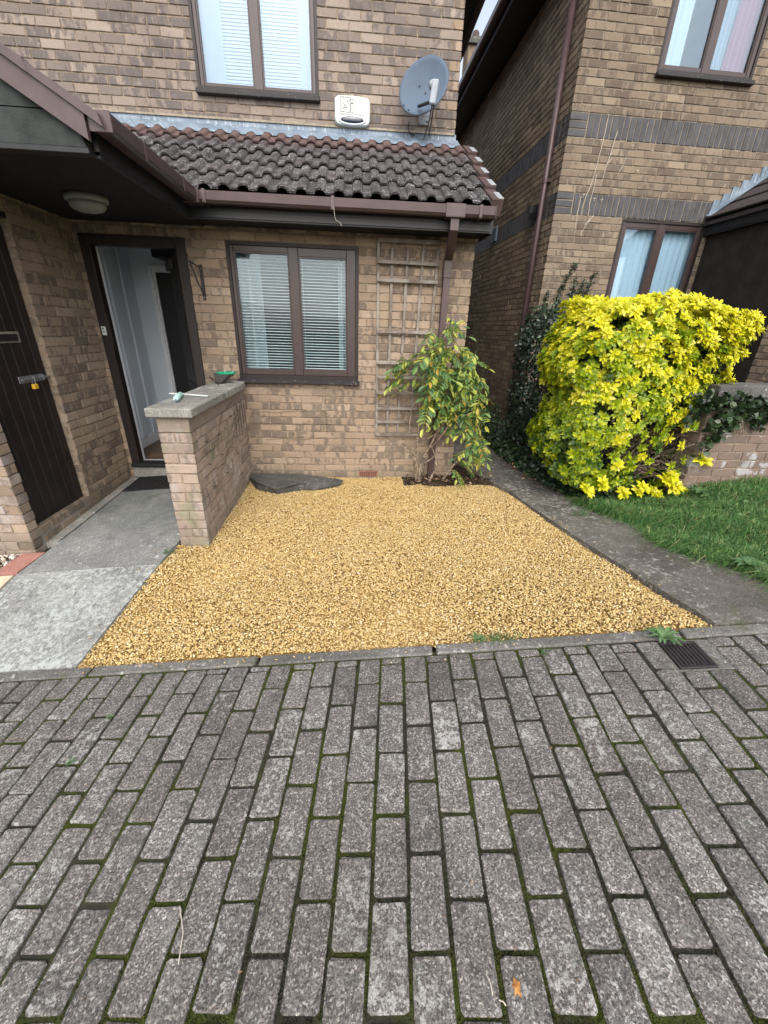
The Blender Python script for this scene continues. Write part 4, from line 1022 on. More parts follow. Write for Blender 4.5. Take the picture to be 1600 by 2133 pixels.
# tools lying on the coping
tw = empty("weeding_tool", (-0.36, -1.05, 1.036), 0, "mint handled hand tool with a flat white bar lying on the wall coping", "tool")
k = MB(); k.tube([(0.035, -0.27, 0.016), (0.03, -0.255, 0.019), (0.005, -0.15, 0.022), (-0.03, -0.01, 0.020), (-0.035, 0.015, 0.014)], [0.010, 0.019, 0.021, 0.018, 0.010], 12); k.obj("handle", M['mint'], tw, True)
k = MB(); k.tube([(0.036, -0.272, 0.014), (0.04, -0.29, 0.012)], [0.012, 0.008], 10); k.obj("end_cap", M['steel'], tw)
k = MB(); k.bbox(-0.15, -0.015, 0.003, 0.19, 0.013, 0.013, 0.004); o = k.obj("bar", M['plastic_white'], tw); o.rotation_euler = (0, 0, math.radians(-16)); o.location = (-0.01, 0.055, 0)
k = MB(); k.tube([(-0.034, 0.0, 0.016), (-0.03, 0.05, 0.012)], 0.009, 8); k.obj("neck", M['plastic_white'], tw)
th_ = empty("tool_holder", (-0.33, -0.24, 1.036), math.radians(-14), "dark grey tapered pouch with green rim near the wall end of the coping", "tool")
k = MB(); k.prism([(-0.045, 0.004), (0.02, 0.004), (0.085, 0.085), (-0.075, 0.095)], 'y', -0.022, 0.022); o = k.obj("pouch", M['grey_cloth'], th_); o.rotation_euler = (math.radians(-28), 0, 0)
k = MB(); pts = []
for i in range(13):
    t = 2*math.pi*i/12; pts.append((0.02+0.10*math.cos(t)*(1 if abs(math.cos(t)) < .9 else 0.97), 0.075+0.052*math.sin(t), 0.092+0.006*math.cos(t)))
k.tube(pts, 0.011, 8); k.obj("green_rim", M['green_plastic'], th_, True)
k = MB(); k.lathe([(0.084, 0.0), (0.086, 0.02)], 16, (0.02, 0.075, 0.072), 1.0, 0.5); k.obj("liner", M['black'], th_)
for dx in (-0.03, 0.055):
    k = MB(); k.lathe([(0.006, 0), (0.006, 0.012), (0.003, 0.016)], 8, (0.02+dx, 0.12, 0.096)); k.obj("stud", M['plastic_white'], th_)
k = MB(); k.tube([(-0.10, -0.01, 0.06), (0.05, -0.12, 0.004)], 0.0045, 6); k.obj("rod", M['iron'], th_)

# ------------------------------------------------------------------ things fixed to the first house
db = empty("doorbell", (-1.418, -0.012, 1.43), 0, "small white doorbell push on the left jamb of the front door", "doorbell")
part("case", M['plastic_white'], db, (-0.019, -0.016, 0, 0.019, 0, 0.078), b=0.004)
k = MB(); k.lathe([(0.007, 0), (0.007, 0.004), (0.004, 0.006)], 10); o = k.obj("button", M['black'], db); o.rotation_euler = (math.pi/2, 0, 0); o.location = (0, -0.016, 0.058)
part("name_strip", M['lens_dark'], db, (-0.012, -0.0168, 0.030, 0.012, -0.0155, 0.036))
hb = empty("hanging_basket_bracket", (-0.445, -0.003, 1.76), 0, "black iron hanging basket bracket on the brick between door and window", "bracket")
part("wall_plate", M['iron'], hb, (-0.012, -0.010, 0.0, 0.014, 0.003, 0.29), b=0.002)
k = MB(); k.tube([(0, -0.008, 0.265), (-0.012, -0.24, 0.285)], 0.0055, 6); k.obj("arm", M['iron'], hb)
k = MB(); k.tube([(0, -0.008, 0.03), (-0.006, -0.12, 0.15), (-0.012, -0.225, 0.275)], 0.0055, 6); k.obj("brace", M['iron'], hb)
k = MB(); k.tube([(-0.012, -0.235, 0.285), (-0.014, -0.265, 0.29), (-0.016, -0.28, 0.315), (-0.014, -0.262, 0.335), (-0.012, -0.248, 0.32)], 0.0055, 6); k.obj("hook", M['iron'], hb)
for z in (0.025, 0.26):
    k = MB(); k.lathe([(0.006, 0), (0.004, 0.004)], 8); o = k.obj("screw", M['steel'], hb); o.rotation_euler = (math.pi/2, 0, 0); o.location = (0.004, -0.010, z)
bl = empty("bulkhead_light", (-0.90, -0.80, 2.345), 0, "round pale bulkhead lamp under the dark porch ceiling", "light")
k = MB(); k.lathe([(0.135, 0.0), (0.14, -0.02), (0.135, -0.035), (0.125, -0.038)][::-1], 24, (0, 0, 0), 1.0, 0.8); k.obj("base", M['lamp_glass'], bl, True)
k = MB(); k.lathe([(0.12, -0.036), (0.118, -0.06), (0.10, -0.082), (0.06, -0.096), (0.01, -0.10)][::-1], 24, (0, 0, 0), 1.0, 0.8); k.obj("diffuser", M['lamp_glass'], bl, True)

# alarm box
al = empty("alarm_box", (0.94, 1.148, 3.60), 0, "white alarm siren box with lettering under the upstairs window", "alarm box")
def outline(n_=10):
    P = []; w, h = 0.182, 0.108
    def arc(cx, cz, r, a0, a1, n): return [(cx+r*math.cos(a0+(a1-a0)*i/n), cz+r*math.sin(a0+(a1-a0)*i/n)) for i in range(n+1)]
    P += arc(w-0.045, h-0.05, 0.045, 0, math.pi/2, 6)
    P += [(0.07, h+0.002), (0.0, h+0.005), (-0.07, h+0.004)]
    P += arc(-w+0.04, h-0.04, 0.04, math.pi/2, math.pi, 6)
    P += arc(-w+0.05, -h+0.04, 0.05, math.pi, 1.5*math.pi, 6)
    P += [(-0.06, -h-0.014), (0.0, -h-0.016), (0.06, -h-0.014)]
    P += arc(w-0.05, -h+0.04, 0.05, 1.5*math.pi, 2*math.pi, 6)
    return P
P = outline(); n = len(P); V = []; F = []
for s_, y in ((1.0, 0.0), (1.0, -0.035), (0.985, -0.05), (0.95, -0.058)):
    V += [(x*s_, y, z*s_) for x, z in P]
for a in range(3): F += [(a*n+i, a*n+(i+1) % n, (a+1)*n+(i+1) % n, (a+1)*n+i) for i in range(n)]
F.append(tuple(range(3*n, 4*n)))
k = MB(); k.add(V, F); k.obj("case", M['plastic_white'], al)
k = MB(); k.lathe([(0.142, 0.0), (0.146, 0.006), (0.128, 0.008)], 28, (0, 0, 0), 1.0, 0.26); o = k.obj("lens_rim", M['white'], al, True); o.rotation_euler = (math.pi/2, 0, 0); o.location = (-0.002, -0.0575, -0.082)
k = MB(); k.lathe([(0.127, 0.0), (0.12, 0.008), (0.09, 0.013)], 28, (0, 0, 0), 1.0, 0.235); o = k.obj("strobe_lens", M['lens_dark'], al, True); o.rotation_euler = (math.pi/2, 0, 0); o.location = (-0.002, -0.0583, -0.080)
ink = plain("grey print", (0.03, 0.035, 0.04), 0.6, 0.2, var=0.05)
def stroke(k, pts, w=0.0038, y=-0.0592):
    for (x0, z0), (x1, z1) in zip(pts[:-1], pts[1:]):
        d = np.array([x1-x0, z1-z0]); L = np.linalg.norm(d)+1e-9; nrm = np.array([-d[1], d[0]])/L*w/2; e = d/L*w/2
        k.add([(x0-nrm[0]-e[0], y, z0-nrm[1]-e[1]), (x1-nrm[0]+e[0], y, z1-nrm[1]+e[1]), (x1+nrm[0]+e[0], y, z1+nrm[1]+e[1]), (x0+nrm[0]-e[0], y, z0+nrm[1]-e[1])], [(0, 1, 2, 3)])
# logo, outlines of a barred I, an angular S and a dotted i (coordinates read off the box)
def L_(px, pz): return (-0.182+(px-115)/1195*0.364, 0.104-(pz-285)/860*0.196)
k = MB()
stroke(k, [L_(*p) for p in ((318, 325), (318, 825), (400, 825), (400, 690), (545, 690), (440, 575), (400, 500), (395, 420), (430, 330), (318, 325))])
stroke(k, [L_(*p) for p in ((430, 330), (640, 330), (640, 450), (520, 450), (630, 575), (640, 640), (640, 800), (590, 838), (400, 825))])
stroke(k, [L_(*p) for p in ((440, 575), (440, 690))]); stroke(k, [L_(*p) for p in ((440, 575), (550, 690))])
stroke(k, [L_(*p) for p in ((650, 530), (650, 850), (740, 850), (740, 530), (650, 530))])
stroke(k, [L_(693+55*math.cos(t*math.pi/8), 450+65*math.sin(t*math.pi/8)) for t in range(17)])
k.obj("logo", ink, al, fix=False)
def text(s_, size, parent, loc, rot, mat, name="lettering"):
    cu = bpy.data.curves.new(name, 'FONT'); cu.body = s_; cu.size = size; cu.align_x = 'LEFT'
    ob = bpy.data.objects.new(name, cu); COL.objects.link(ob); dg = bpy.context.evaluated_depsgraph_get()
    me = bpy.data.meshes.new_from_object(ob.evaluated_get(dg)); bpy.data.objects.remove(ob); me.materials.clear(); me.materials.append(mat)
    o = link(name, me, parent); o.location = loc; o.rotation_euler = rot; return o
t_ = text("Integrated Security Installations", 0.0195, al, (L_(300, 0)[0], -0.0592, L_(0, 925)[1]), (math.pi/2, 0, 0), ink)

# satellite dish
ds = empty("satellite_dish", (1.63, 1.148, 3.66), 0, "grey oval satellite dish at the upper right corner of the wall", "satellite dish")
dishM = Matrix.Translation((0.0, -0.30, 0.07)) @ Matrix.Rotation(math.radians(-20), 4, 'Z') @ Matrix.Rotation(math.radians(90-16), 4, 'X') @ Matrix.Rotation(math.radians(-32), 4, 'Z')
k = MB(); V = []; F = []; nr, na = 8, 40
for i in range(nr+1):
    r = i/nr
    for j in range(na):
        t = 2*math.pi*j/na; V.append((0.228*r*math.cos(t), 0.255*r*math.sin(t), 0.055*r*r - 0.055))
for j in range(na): V.append((0.234*math.cos(2*math.pi*j/na), 0.261*math.sin(2*math.pi*j/na), -0.008))
for j in range(na): V.append((0.226*math.cos(2*math.pi*j/na), 0.253*math.sin(2*math.pi*j/na), -0.018))
for i in range(nr+2):
    for j in range(na): F.append((i*na+j, i*na+(j+1) % na, (i+1)*na+(j+1) % na, (i+1)*na+j))
k.add(V, F); o = k.obj("reflector", M['dish'], ds, True, fix=False); o.matrix_local = dishM
def dp3(x, y, z): return tuple(dishM @ Vector((x, y, z)))
arm0 = np.array((1.586, 0.80, 3.553)) - np.array(ds.location); head = np.array((1.695, 0.55, 3.56)) - np.array(ds.location)
k = MB(); k.tube([arm0, head+np.array([0, 0.02, -0.05])], 0.014, 8); k.obj("arm", M['iron'], ds)
k = MB(); k.tube([head+np.array([-0.022, 0.05, 0.07]), head+np.array([0.0, 0.0, 0.06])], [0.036, 0.032], 14); k.obj("lnb_horn", M['lnb'], ds, True)
k = MB(); k.bbox(-0.030, -0.028, -0.085, 0.030, 0.030, 0.085, 0.01); o = k.obj("lnb_body", M['lnb'], ds); o.location = head; o.rotation_euler = (0.05, 0.14, math.radians(-20))
for p in ((-0.06, 0.0), (0.03, -0.02), (-0.07, -0.225), (0.0, -0.235)):
    k = MB(); k.lathe([(0.008, 0), (0.008, 0.005), (0.004, 0.007)], 8); o = k.obj("bolt", M['iron'], ds); o.matrix_local = dishM @ Matrix.Translation((p[0], p[1], 0.055*(p[0]**2/0.052+p[1]**2/0.065)-0.054))
k = MB(); k.tube([(0.02, -0.20, 0.03), (0.03, -0.14, 0.02), (0.06, -0.02, 0.0)], 0.02, 10); k.box(0.0, -0.012, -0.12, 0.12, 0.0, 0.14); k.obj("wall_mount", M['steel'], ds)
for z in (-0.09, 0.11):
    k = MB(); k.lathe([(0.012, 0), (0.012, 0.012), (0.006, 0.016)], 8); o = k.obj("bolt", M['steel'], ds); o.rotation_euler = (math.pi/2, 0, 0); o.location = (0.10, -0.012, z)
lb = head.copy(); lb[2] -= 0.085; lb[0] -= 0.012
k = MB(); k.tube([tuple(lb), (lb[0]-0.01, lb[1]+0.10, lb[2]-0.10), (0.06, -0.06, -0.26), (0.0, -0.02, -0.30), (-0.05, -0.015, -0.24), (-0.06, -0.01, -0.18)], 0.005, 6); k.obj("cable", M['black'], ds)
k = MB(); k.tube([(lb[0]+0.015, lb[1], lb[2]), (lb[0]+0.02, lb[1]+0.12, lb[2]-0.08), (0.12, -0.03, -0.20), (0.16, -0.012, -0.275), (0.25, -0.010, -0.298), (0.40, -0.010, -0.305)], 0.006, 6); k.obj("cable", M['black'], ds)
k = MB(); k.tube([(-0.10, -0.06, -0.12), (-0.105, -0.03, -0.17), (-0.07, -0.012, -0.205), (-0.03, -0.010, -0.21)], 0.005, 6); k.obj("cable", M['black'], ds)

# trellis
tr = empty("garden_trellis", (1.18, -0.012, 0.50), 0, "weathered square wooden trellis fixed to the brick right of the window", "trellis")
for i, (xa, xb) in enumerate(((1.182, 1.203), (1.312, 1.318), (1.457, 1.433), (1.603, 1.565), (1.742, 1.70))):
    k = MB(); w = 0.012; zb, zt = 0.505, 2.315
    k.add([(xb-w, -0.022, zb), (xb+w, -0.022, zb), (xb+w, -0.006, zb), (xb-w, -0.006, zb), (xa-w, -0.022, zt), (xa+w, -0.022, zt), (xa+w, -0.006, zt), (xa-w, -0.006, zt)],
          [(0, 3, 2, 1), (4, 5, 6, 7), (0, 1, 5, 4), (1, 2, 6, 5), (2, 3, 7, 6), (3, 0, 4, 7)])
    o = k.obj("upright", M['wood_grey'], tr); o.location = tuple(-v for v in tr.location)
for i, z in enumerate((2.302, 2.131, 1.984, 1.543, 1.254, 1.114, 0.956, 0.797, 0.654, 0.515)):
    h = 0.014 if i else 0.018; a, b = 1.168 + (2.3-z)*0.018, 1.758 - (2.3-z)*0.022
    k = MB(); k.bbox(-(b-a)/2, -0.040, -h, (b-a)/2, -0.0225, h, 0.002); o = k.obj("lath", M['wood_grey'], tr)
    o.location = ((a+b)/2-tr.location[0], -tr.location[1]*0, z-tr.location[2]); o.rotation_euler = (0, random.uniform(-.006, .008), 0)
    for x in np.linspace(a+0.015, b-0.015, 5):
        k = MB(); k.lathe([(0.0035, 0), (0.0035, 0.0015)], 6); q = k.obj("nail", M['iron'], o); q.rotation_euler = (math.pi/2, 0, 0); q.location = (x-(a+b)/2, -0.040, 0)

# venetian blinds and curtains
M['blind_upper'] = plain("sky tinted blind slat", (0.26, 0.33, 0.41), 0.5, 0.3, var=0.08)  # off-white slats with the glass's blue sky reflection put into their colour
M['voile_blue'] = curtain_mat("pale blue voile", (0.30, 0.38, 0.46))
def blind(label, x0, x1, y, z0, z1, pitch, tiltdeg, mat='blind'):
    b = empty("venetian_blind", ((x0+x1)/2, y, z0), 0, label, "blind", "venetian blinds behind the brick house windows")
    w = (x1-x0)/2; k = MB(); nseg = 3; W = 0.0225; V = []; a = math.radians(tiltdeg)
    for e in (-w, w):
        for i in range(nseg+1):
            t = (i/nseg-0.5)*W; V.append((e, t*math.cos(a), t*math.sin(a) + 0.003*(1-(2*i/nseg-1)**2)))
    F = [(i, i+1, nseg+2+i, nseg+1+i) for i in range(nseg)]
    me = mesh_np("slat", V, F, M[mat], True); n = int((z1-z0-0.04)/pitch)
    for i in range(n): link("slat", me, b, loc=(0, 0, 0.015+i*pitch + random.uniform(-.0006, .0006)), rot=(random.uniform(-.03, .03), random.uniform(-.0015, .0015), 0))
    part("head_rail", M['blind'], b, (-w, -0.02, z1-z0-0.03, w, 0.02, z1-z0), b=0.002)
    part("bottom_rail", M['blind'], b, (-w, -0.013, -0.004, w, 0.013, 0.006), b=0.002)
    for x in (-w*0.78, -w*0.1, w*0.12, w*0.78):
        k = MB(); k.tube([(x, 0, 0), (x, 0, z1-z0-0.03)], 0.0012, 4); k.obj("cord", M['blind'], b)
    return b
blind("white slatted blind behind the ground floor window beside the trellis", -0.165, 0.96, 0.104, 1.10, 2.21, 0.0262, 14)
blind("white slatted blind behind the upstairs window above the tiled roof", -0.565, 0.565, 1.254, 3.72, 4.83, 0.026, 66, 'blind_upper')
def drape(name, label, root, x0, x1, y, z0, z1, mat, folds, amp, cat="curtain", group=None, lean=0.0):
    n = max(24, folds*8); V = []; F = []; r = np.random.default_rng(int(abs(x0*1000)))
    ph = np.cumsum(r.uniform(0.6, 1.4, n+1))*2*math.pi*folds/n
    for j in range(7):
        t = j/6; z = z0+(z1-z0)*t
        for i in range(n+1):
            u = i/n; V.append((x0+(x1-x0)*u + lean*(1-t)*(u-0.5), y+amp*math.sin(ph[i])*(0.6+0.4*(1-t)), z))
    F = np.array([(j*(n+1)+i, j*(n+1)+i+1, (j+1)*(n+1)+i+1, (j+1)*(n+1)+i) for j in range(6) for i in range(n)])
    me = mesh_np(name, np.array(V), F, mat, True)
    o = link(name, me); o.matrix_world = root.matrix_world
    return tag(o, label, cat, group)
bpy.context.view_layer.update()
drape("side_curtain", "pale curtain at the left edge of the ground floor window, behind the blind", h1, -0.19, 0.06, 0.17, 1.0, 2.25, M['voile'], 3, 0.012)
drape("side_curtain", "pale curtain at the right edge of the ground floor window, behind the blind", h1, 0.80, 0.98, 0.17, 1.0, 2.25, M['voile'], 3, 0.012)
drape("side_curtain", "pale curtain at the left edge of the upstairs window over the tiled roof", h1, -0.58, -0.33, 1.24, 3.68, 4.85, M['voile_blue'], 2, 0.008)
drape("side_curtain", "pale curtain at the right edge of the upstairs window over the tiled roof", h1, 0.42, 0.585, 1.24, 3.68, 4.85, M['voile_blue'], 2, 0.008)
drape("net_curtain", "blue white lace curtain in the left pane above the yellow shrub", h2, 0.95, 1.49, 0.112, 1.8, 2.85, M['lace'], 6, 0.014)
drape("net_curtain", "blue white lace curtain in the right pane above the yellow shrub", h2, 1.50, 2.07, 0.112, 1.8, 2.85, M['lace'], 7, 0.014)
drape("white_curtain", "white curtain at the left of the upper right house window", h2, 0.97, 1.28, 0.13, 4.3, 5.45, M['curtain_white'], 4, 0.018)
drape("white_curtain", "narrow white curtain just right of the upper mullion on the grey buff house", h2, 1.52, 1.66, 0.14, 4.3, 4.85, M['curtain_white'], 3, 0.012)
drape("voile_curtain", "thin grey curtain beside the pink curtain in the upper window", h2, 1.66, 1.86, 0.16, 4.3, 5.45, M['voile'], 4, 0.015)
drape("pink_curtain", "dusty pink curtain at the right of the upper window", h2, 1.82, 2.06, 0.12, 4.3, 5.45, M['curtain_pink'], 4, 0.022, lean=0.05)

# dead stems on the second house
dv = empty("climber_stems", (3.9, 1.61, 2.75), 0, "pale dead climber stems on the wall above the net curtained window", "climber")
def r2(y0=1.612): return lambda p: p
SD = [[(3.921, 3.934), (3.919, 3.77), (3.913, 3.639), (3.893, 3.411), (3.873, 3.264), (3.842, 3.158), (3.814, 3.034), (3.817, 2.942)], [(4.073, 3.785), (4.059, 3.702), (4.042, 3.562), (4.019, 3.439), (4.004, 3.3)],
      [(3.919, 3.365), (3.919, 3.236), (3.9, 3.084), (3.92, 2.946)], [(4.242, 3.543), (4.232, 3.464), (4.188, 3.386)], [(3.772, 3.147), (3.768, 2.939), (3.78, 2.742)], [(3.991, 2.957), (3.925, 2.868), (3.855, 2.745)], [(3.942, 2.916), (3.889, 2.85)],
      [(4.045, 3.56), (4.075, 3.60)], [(4.03, 3.47), (4.07, 3.53)]]
for s_ in SD:
    k = MB(); pts = [(x-3.9, 1.616+(x-3.466)*math.tan(A2)-0.010-1.61, z-2.75) for x, z in s_]; k.tube(pts, [0.0035]*(len(pts)-1)+[0.002], 5); k.obj("stem", M['straw'], dv)
for x, z in ((3.885, 3.66), (4.30, 3.63), (4.56, 3.60), (4.80, 3.57), (4.43, 3.40), (3.80, 3.13), (3.95, 3.10), (4.05, 3.09)):
    k = MB(); y = 1.616+(x-3.466)*math.tan(A2)-0.008-1.61
    k.tube([(x-3.9, y, z-2.75), (x-3.893, y-0.012, z-2.72)], 0.003, 5); k.tube([(x-3.9-.015, y, z-2.722), (x-3.9+.02, y, z-2.715)], 0.003, 5); k.obj("vine_stub", M['straw'], dv)

# ------------------------------------------------------------------ paths
def left_edge(y): return float(np.interp(y, [-2.62, -2.05, -1.81, -1.52], [-0.555, -0.478, -0.438, -0.40])) if y < -1.515 else -0.175
lp_ = link("garden_path", sheet("garden_path", lambda y: (-1.52, left_edge(y)-0.03 if y < -1.515 else -0.41), (-2.62, -0.0), path_z, M['earth'], 6, 14, -0.045))
tag(lp_, "concrete slab path leading to the open front door", "path", kind='structure')
def slab(parent, name, corners, zf, mat, t=0.05, n=5, b=0.006):
    """corners: quad (x,y) counter-clockwise from near-left"""
    c = [np.array(p, float) for p in corners]; V = []; F = []
    for j in range(n+1):
        for i in range(n+1):
            u, v = i/n, j/n; p = (1-u)*(1-v)*c[0]+u*(1-v)*c[1]+u*v*c[2]+(1-u)*v*c[3]
            d = b if (i in (0, n) or j in (0, n)) else 0.0
            V.append((p[0], p[1], float(zf(p[0], p[1])) - d*0.7))
    F = [(j*(n+1)+i, j*(n+1)+i+1, (j+1)*(n+1)+i+1, (j+1)*(n+1)+i) for j in range(n) for i in range(n)]
    ring = [i for i in range(n+1)] + [j*(n+1)+n for j in range(1, n+1)] + [n*(n+1)+i for i in range(n-1, -1, -1)] + [j*(n+1) for j in range(n-1, 0, -1)]
    base = len(V); V += [(V[i][0], V[i][1], V[i][2]-t) for i in ring]; m_ = len(ring)
    F += [(ring[i], base+i, base+(i+1) % m_, ring[(i+1) % m_]) for i in range(m_)]
    k = MB(); k.add(V, F); return k.obj(name, mat, parent, fix=False)
def kb(x): return kerb_y(x)+0.004
slab(lp_, "slab", [(-1.40, -1.195), (-0.402, -1.195), (-0.402, -0.02), (-1.40, -0.02)], path_z, M['slab'])
slab(lp_, "slab", [(-1.42, -1.80), (-0.44, -1.80), (-0.405, -1.205), (-1.40, -1.205)], path_z, M['slab_rough'])
slab(lp_, "slab", [(-1.50, kb(-1.5)), (-0.565, kb(-0.565)), (-0.445, -1.81), (-1.425, -1.81)], path_z, M['slab_pale'], n=8)
slab(lp_, "edge_fillet", [(-1.40, -1.42), (-1.405, -1.42), (-1.405, 0.0), (-1.498, 0.0)][0:0] or [(-1.497, -1.40), (-1.408, -1.40), (-1.408, -0.02), (-1.497, -0.02)], lambda x, y: path_z(x, y)+0.012, M['sill_conc'])
slab(lp_, "edging_stone", [(-1.60, -1.82), (-1.43, -1.80), (-1.41, -1.54), (-1.58, -1.54)], lambda x, y: path_z(x, y)+0.006, M['edge_red'])
slab(lp_, "edging_stone", [(-1.66, -2.40), (-1.52, -2.40), (-1.44, -1.825), (-1.60, -1.825)], lambda x, y: path_z(x, y)+0.004, M['edge_cream'])

def side_l(y): return float(np.interp(y, [-2.85, -2.29, -1.455, -0.38, 0.0, 0.6, 4.0], [2.775, 2.712, 2.63, 2.535, 2.36, 2.16, 2.12]))
def side_r(y): return float(np.interp(y, [-2.9, -2.24, -1.06, -0.24, 0.4, 1.3, 4.0], [3.40, 3.23, 3.10, 2.96, 2.90, 2.9, 2.95]))
def gp(x, y): return garden(x, y) + 0.022
sp_ = link("side_path", sheet("side_path", lambda y: (side_l(y), side_r(y)), (-2.83, 6.0), garden, M['earth'], 4, 20, -0.05))
tag(sp_, "dark damp concrete path running between the gravel and the lawn into the alley", "path", kind='structure')
cuts = [(-2.86, -1.36), (-1.35, -0.62), (-0.61, 0.55), (0.56, 1.7), (1.71, 2.9), (2.91, 6.0)]
for a, b in cuts:
    s0 = 0.0 if a > -2.5 else 1.0
    slab(sp_, "slab", [(side_l(a), kb(side_l(a)) if s0 else a), (side_r(a)+(0.08 if s0 else 0), kb(side_r(a)+0.08) if s0 else a+0.02), (side_r(b), b+0.01), (side_l(b), b)], gp, M['side_path'], n=7)

# ------------------------------------------------------------------ gravel
def soil_mask(x, y):
    """planting bed at the foot of the downpipe"""
    return (y > -0.33 + 0.07*np.sin((x-1.5)*4)) & (x > 1.50) & (y > -0.36 - (2.53-x)*0.06)
gb = link("gravel_base", sheet("gravel_base", lambda y: (left_edge(y)-0.0, side_l(y)), (-2.86, -0.002), gravel_z, M['gravel_bed'], 30, 60, -0.019))
for v in gb.data.vertices:
    v.co.y = v.co.y*kerb_y(v.co.x)/-2.86; v.co.z = float(gravel_z(v.co.x, v.co.y))-0.019
tag(gb, "dusty bed beneath the golden gravel", "ground", kind='structure')
NG = 104000
px = rng.uniform(-0.6, 2.82, NG*2); py = rng.uniform(-2.92, -0.004, NG*2)
le = np.where(py < -1.515, np.interp(py, [-2.62, -2.05, -1.81, -1.515], [-0.553, -0.474, -0.434, -0.396]), -0.176)
re = np.interp(py, [-2.85, -2.29, -1.455, -0.38, 0.0], [2.768, 2.705, 2.622, 2.527, 2.35])
ok = (px > le-0.035) & (px < re+0.012) & (py > kerb_y(px)+0.002) & ~(soil_mask(px, py) & (rng.random(NG*2) > 0.03))
px, py, le, re = px[ok][:NG], py[ok][:NG], le[ok][:NG], re[ok][:NG]; NG = len(px)
# the stone is bedded: keep the gravel but lower it below the slab
gz = gravel_z(px, py) + 0.012*np.sin(px*3.1+1)*np.sin(py*4.3) + 0.006*np.sin(px*9+2)*np.sin(py*11+1) + rng.normal(0, 0.0028, NG) - 0.006
edge = np.minimum(px-le+0.2, re-px); gz -= 0.014*np.clip(1-edge/0.10, 0, 1)*(px > 1.0); gz += 0.003
phi = (1+5**.5)/2
ico = np.array([(-1, phi, 0), (1, phi, 0), (-1, -phi, 0), (1, -phi, 0), (0, -1, phi), (0, 1, phi), (0, -1, -phi), (0, 1, -phi), (phi, 0, -1), (phi, 0, 1), (-phi, 0, -1), (-phi, 0, 1)])/math.sqrt(1+phi*phi)
icf = np.array([(0,11,5),(0,5,1),(0,1,7),(0,7,10),(0,10,11),(1,5,9),(5,11,4),(11,10,2),(10,7,6),(7,1,8),(3,9,4),(3,4,2),(3,2,6),(3,6,8),(3,8,9),(4,9,5),(2,4,11),(6,2,10),(8,6,7),(9,8,1)])
def pebbles(name, P, S, mat, seed, flat=0.6):
    r = np.random.default_rng(seed); n = len(P); tpl = ico[None]*(1+r.normal(0, 0.17, (24, 12, 1))); t = tpl[r.integers(0, 24, n)].copy()
    t *= np.stack([S*r.uniform(0.8, 1.3, n), S*r.uniform(0.7, 1.0, n), S*flat*r.uniform(0.65, 1.05, n)], 1)[:, None, :]
    q = r.normal(0, 1, (n, 4)); q[:, 0] += 0; q /= np.linalg.norm(q, axis=1)[:, None]
    # mostly flat lying: blend random rotation with yaw-only
    yaw = r.uniform(0, 2*np.pi, n); tl = r.normal(0, 0.5, n); ax = r.uniform(0, 2*np.pi, n)
    c, s_ = np.cos(yaw), np.sin(yaw); x, y, z = t[..., 0].copy(), t[..., 1].copy(), t[..., 2].copy()
    x2 = x*c[:, None]-y*s_[:, None]; y2 = x*s_[:, None]+y*c[:, None]
    ca, sa = np.cos(ax)[:, None], np.sin(ax)[:, None]; u = x2*ca+y2*sa; v = -x2*sa+y2*ca
    ct, st = np.cos(tl)[:, None], np.sin(tl)[:, None]; u2 = u*ct+z*st; z2 = -u*st+z*ct
    t = np.stack([u2*ca-v*sa, u2*sa+v*ca, z2], 2)
    V = (t + P[:, None, :]).reshape(-1, 3); F = (icf[None]+(np.arange(n)*12)[:, None, None]).reshape(-1, 3)
    return mesh_np(name, V, F, mat)
S = rng.uniform(0.0041, 0.0072, NG)*np.where(rng.random(NG) < 0.06, 1.35, 1.0)
ex = np.concatenate([rng.uniform(-0.5, 2.75, 46), np.interp(rng.uniform(0, 1, 26), [0, 1], [2.66, 2.78]), rng.uniform(-0.60, -0.44, 20)])
ey = np.concatenate([kerb_y(ex[:46]) - np.abs(rng.normal(0, 0.05, 46)), rng.uniform(-2.8, -0.9, 26), rng.uniform(-2.5, -1.6, 20)])
ex[46:72] = np.array([side_l(v) for v in ey[46:72]]) + np.abs(rng.normal(0, 0.04, 26)); ez = np.where(ey < kerb_y(ex), paving(ex, ey)+0.006, np.where(ex > 1, garden(ex, ey)+0.027, path_z(ex, ey)+0.005))
px, py, gz = np.concatenate([px, ex]), np.concatenate([py, ey]), np.concatenate([gz, ez]); S = np.concatenate([S, rng.uniform(0.004, 0.006, len(ex))])
tag(link("gravel", pebbles("gravel", np.stack([px, py, gz], 1), S, M['gravel'], 21)), "fresh golden gravel filling the front bed", "gravel", kind='stuff')
# pebbles at the far left, by the pier
n = 2600; x = rng.uniform(-2.3, -1.42, n); y = rng.uniform(-2.3, -1.53, n); okp = x < np.interp(y, [-2.4, -1.82, -1.54], [-1.67, -1.605, -1.585])
x, y = x[okp], y[okp]
tag(link("pebbles", pebbles("pebbles", np.stack([x, y, path_z(np.maximum(x, -1.7), y)-0.012+rng.normal(0, .004, len(x))], 1), rng.uniform(0.008, 0.017, len(x)), M['pebble'], 22)),
    "white and brown pebbles at the foot of the left pier", "pebbles", kind='stuff')

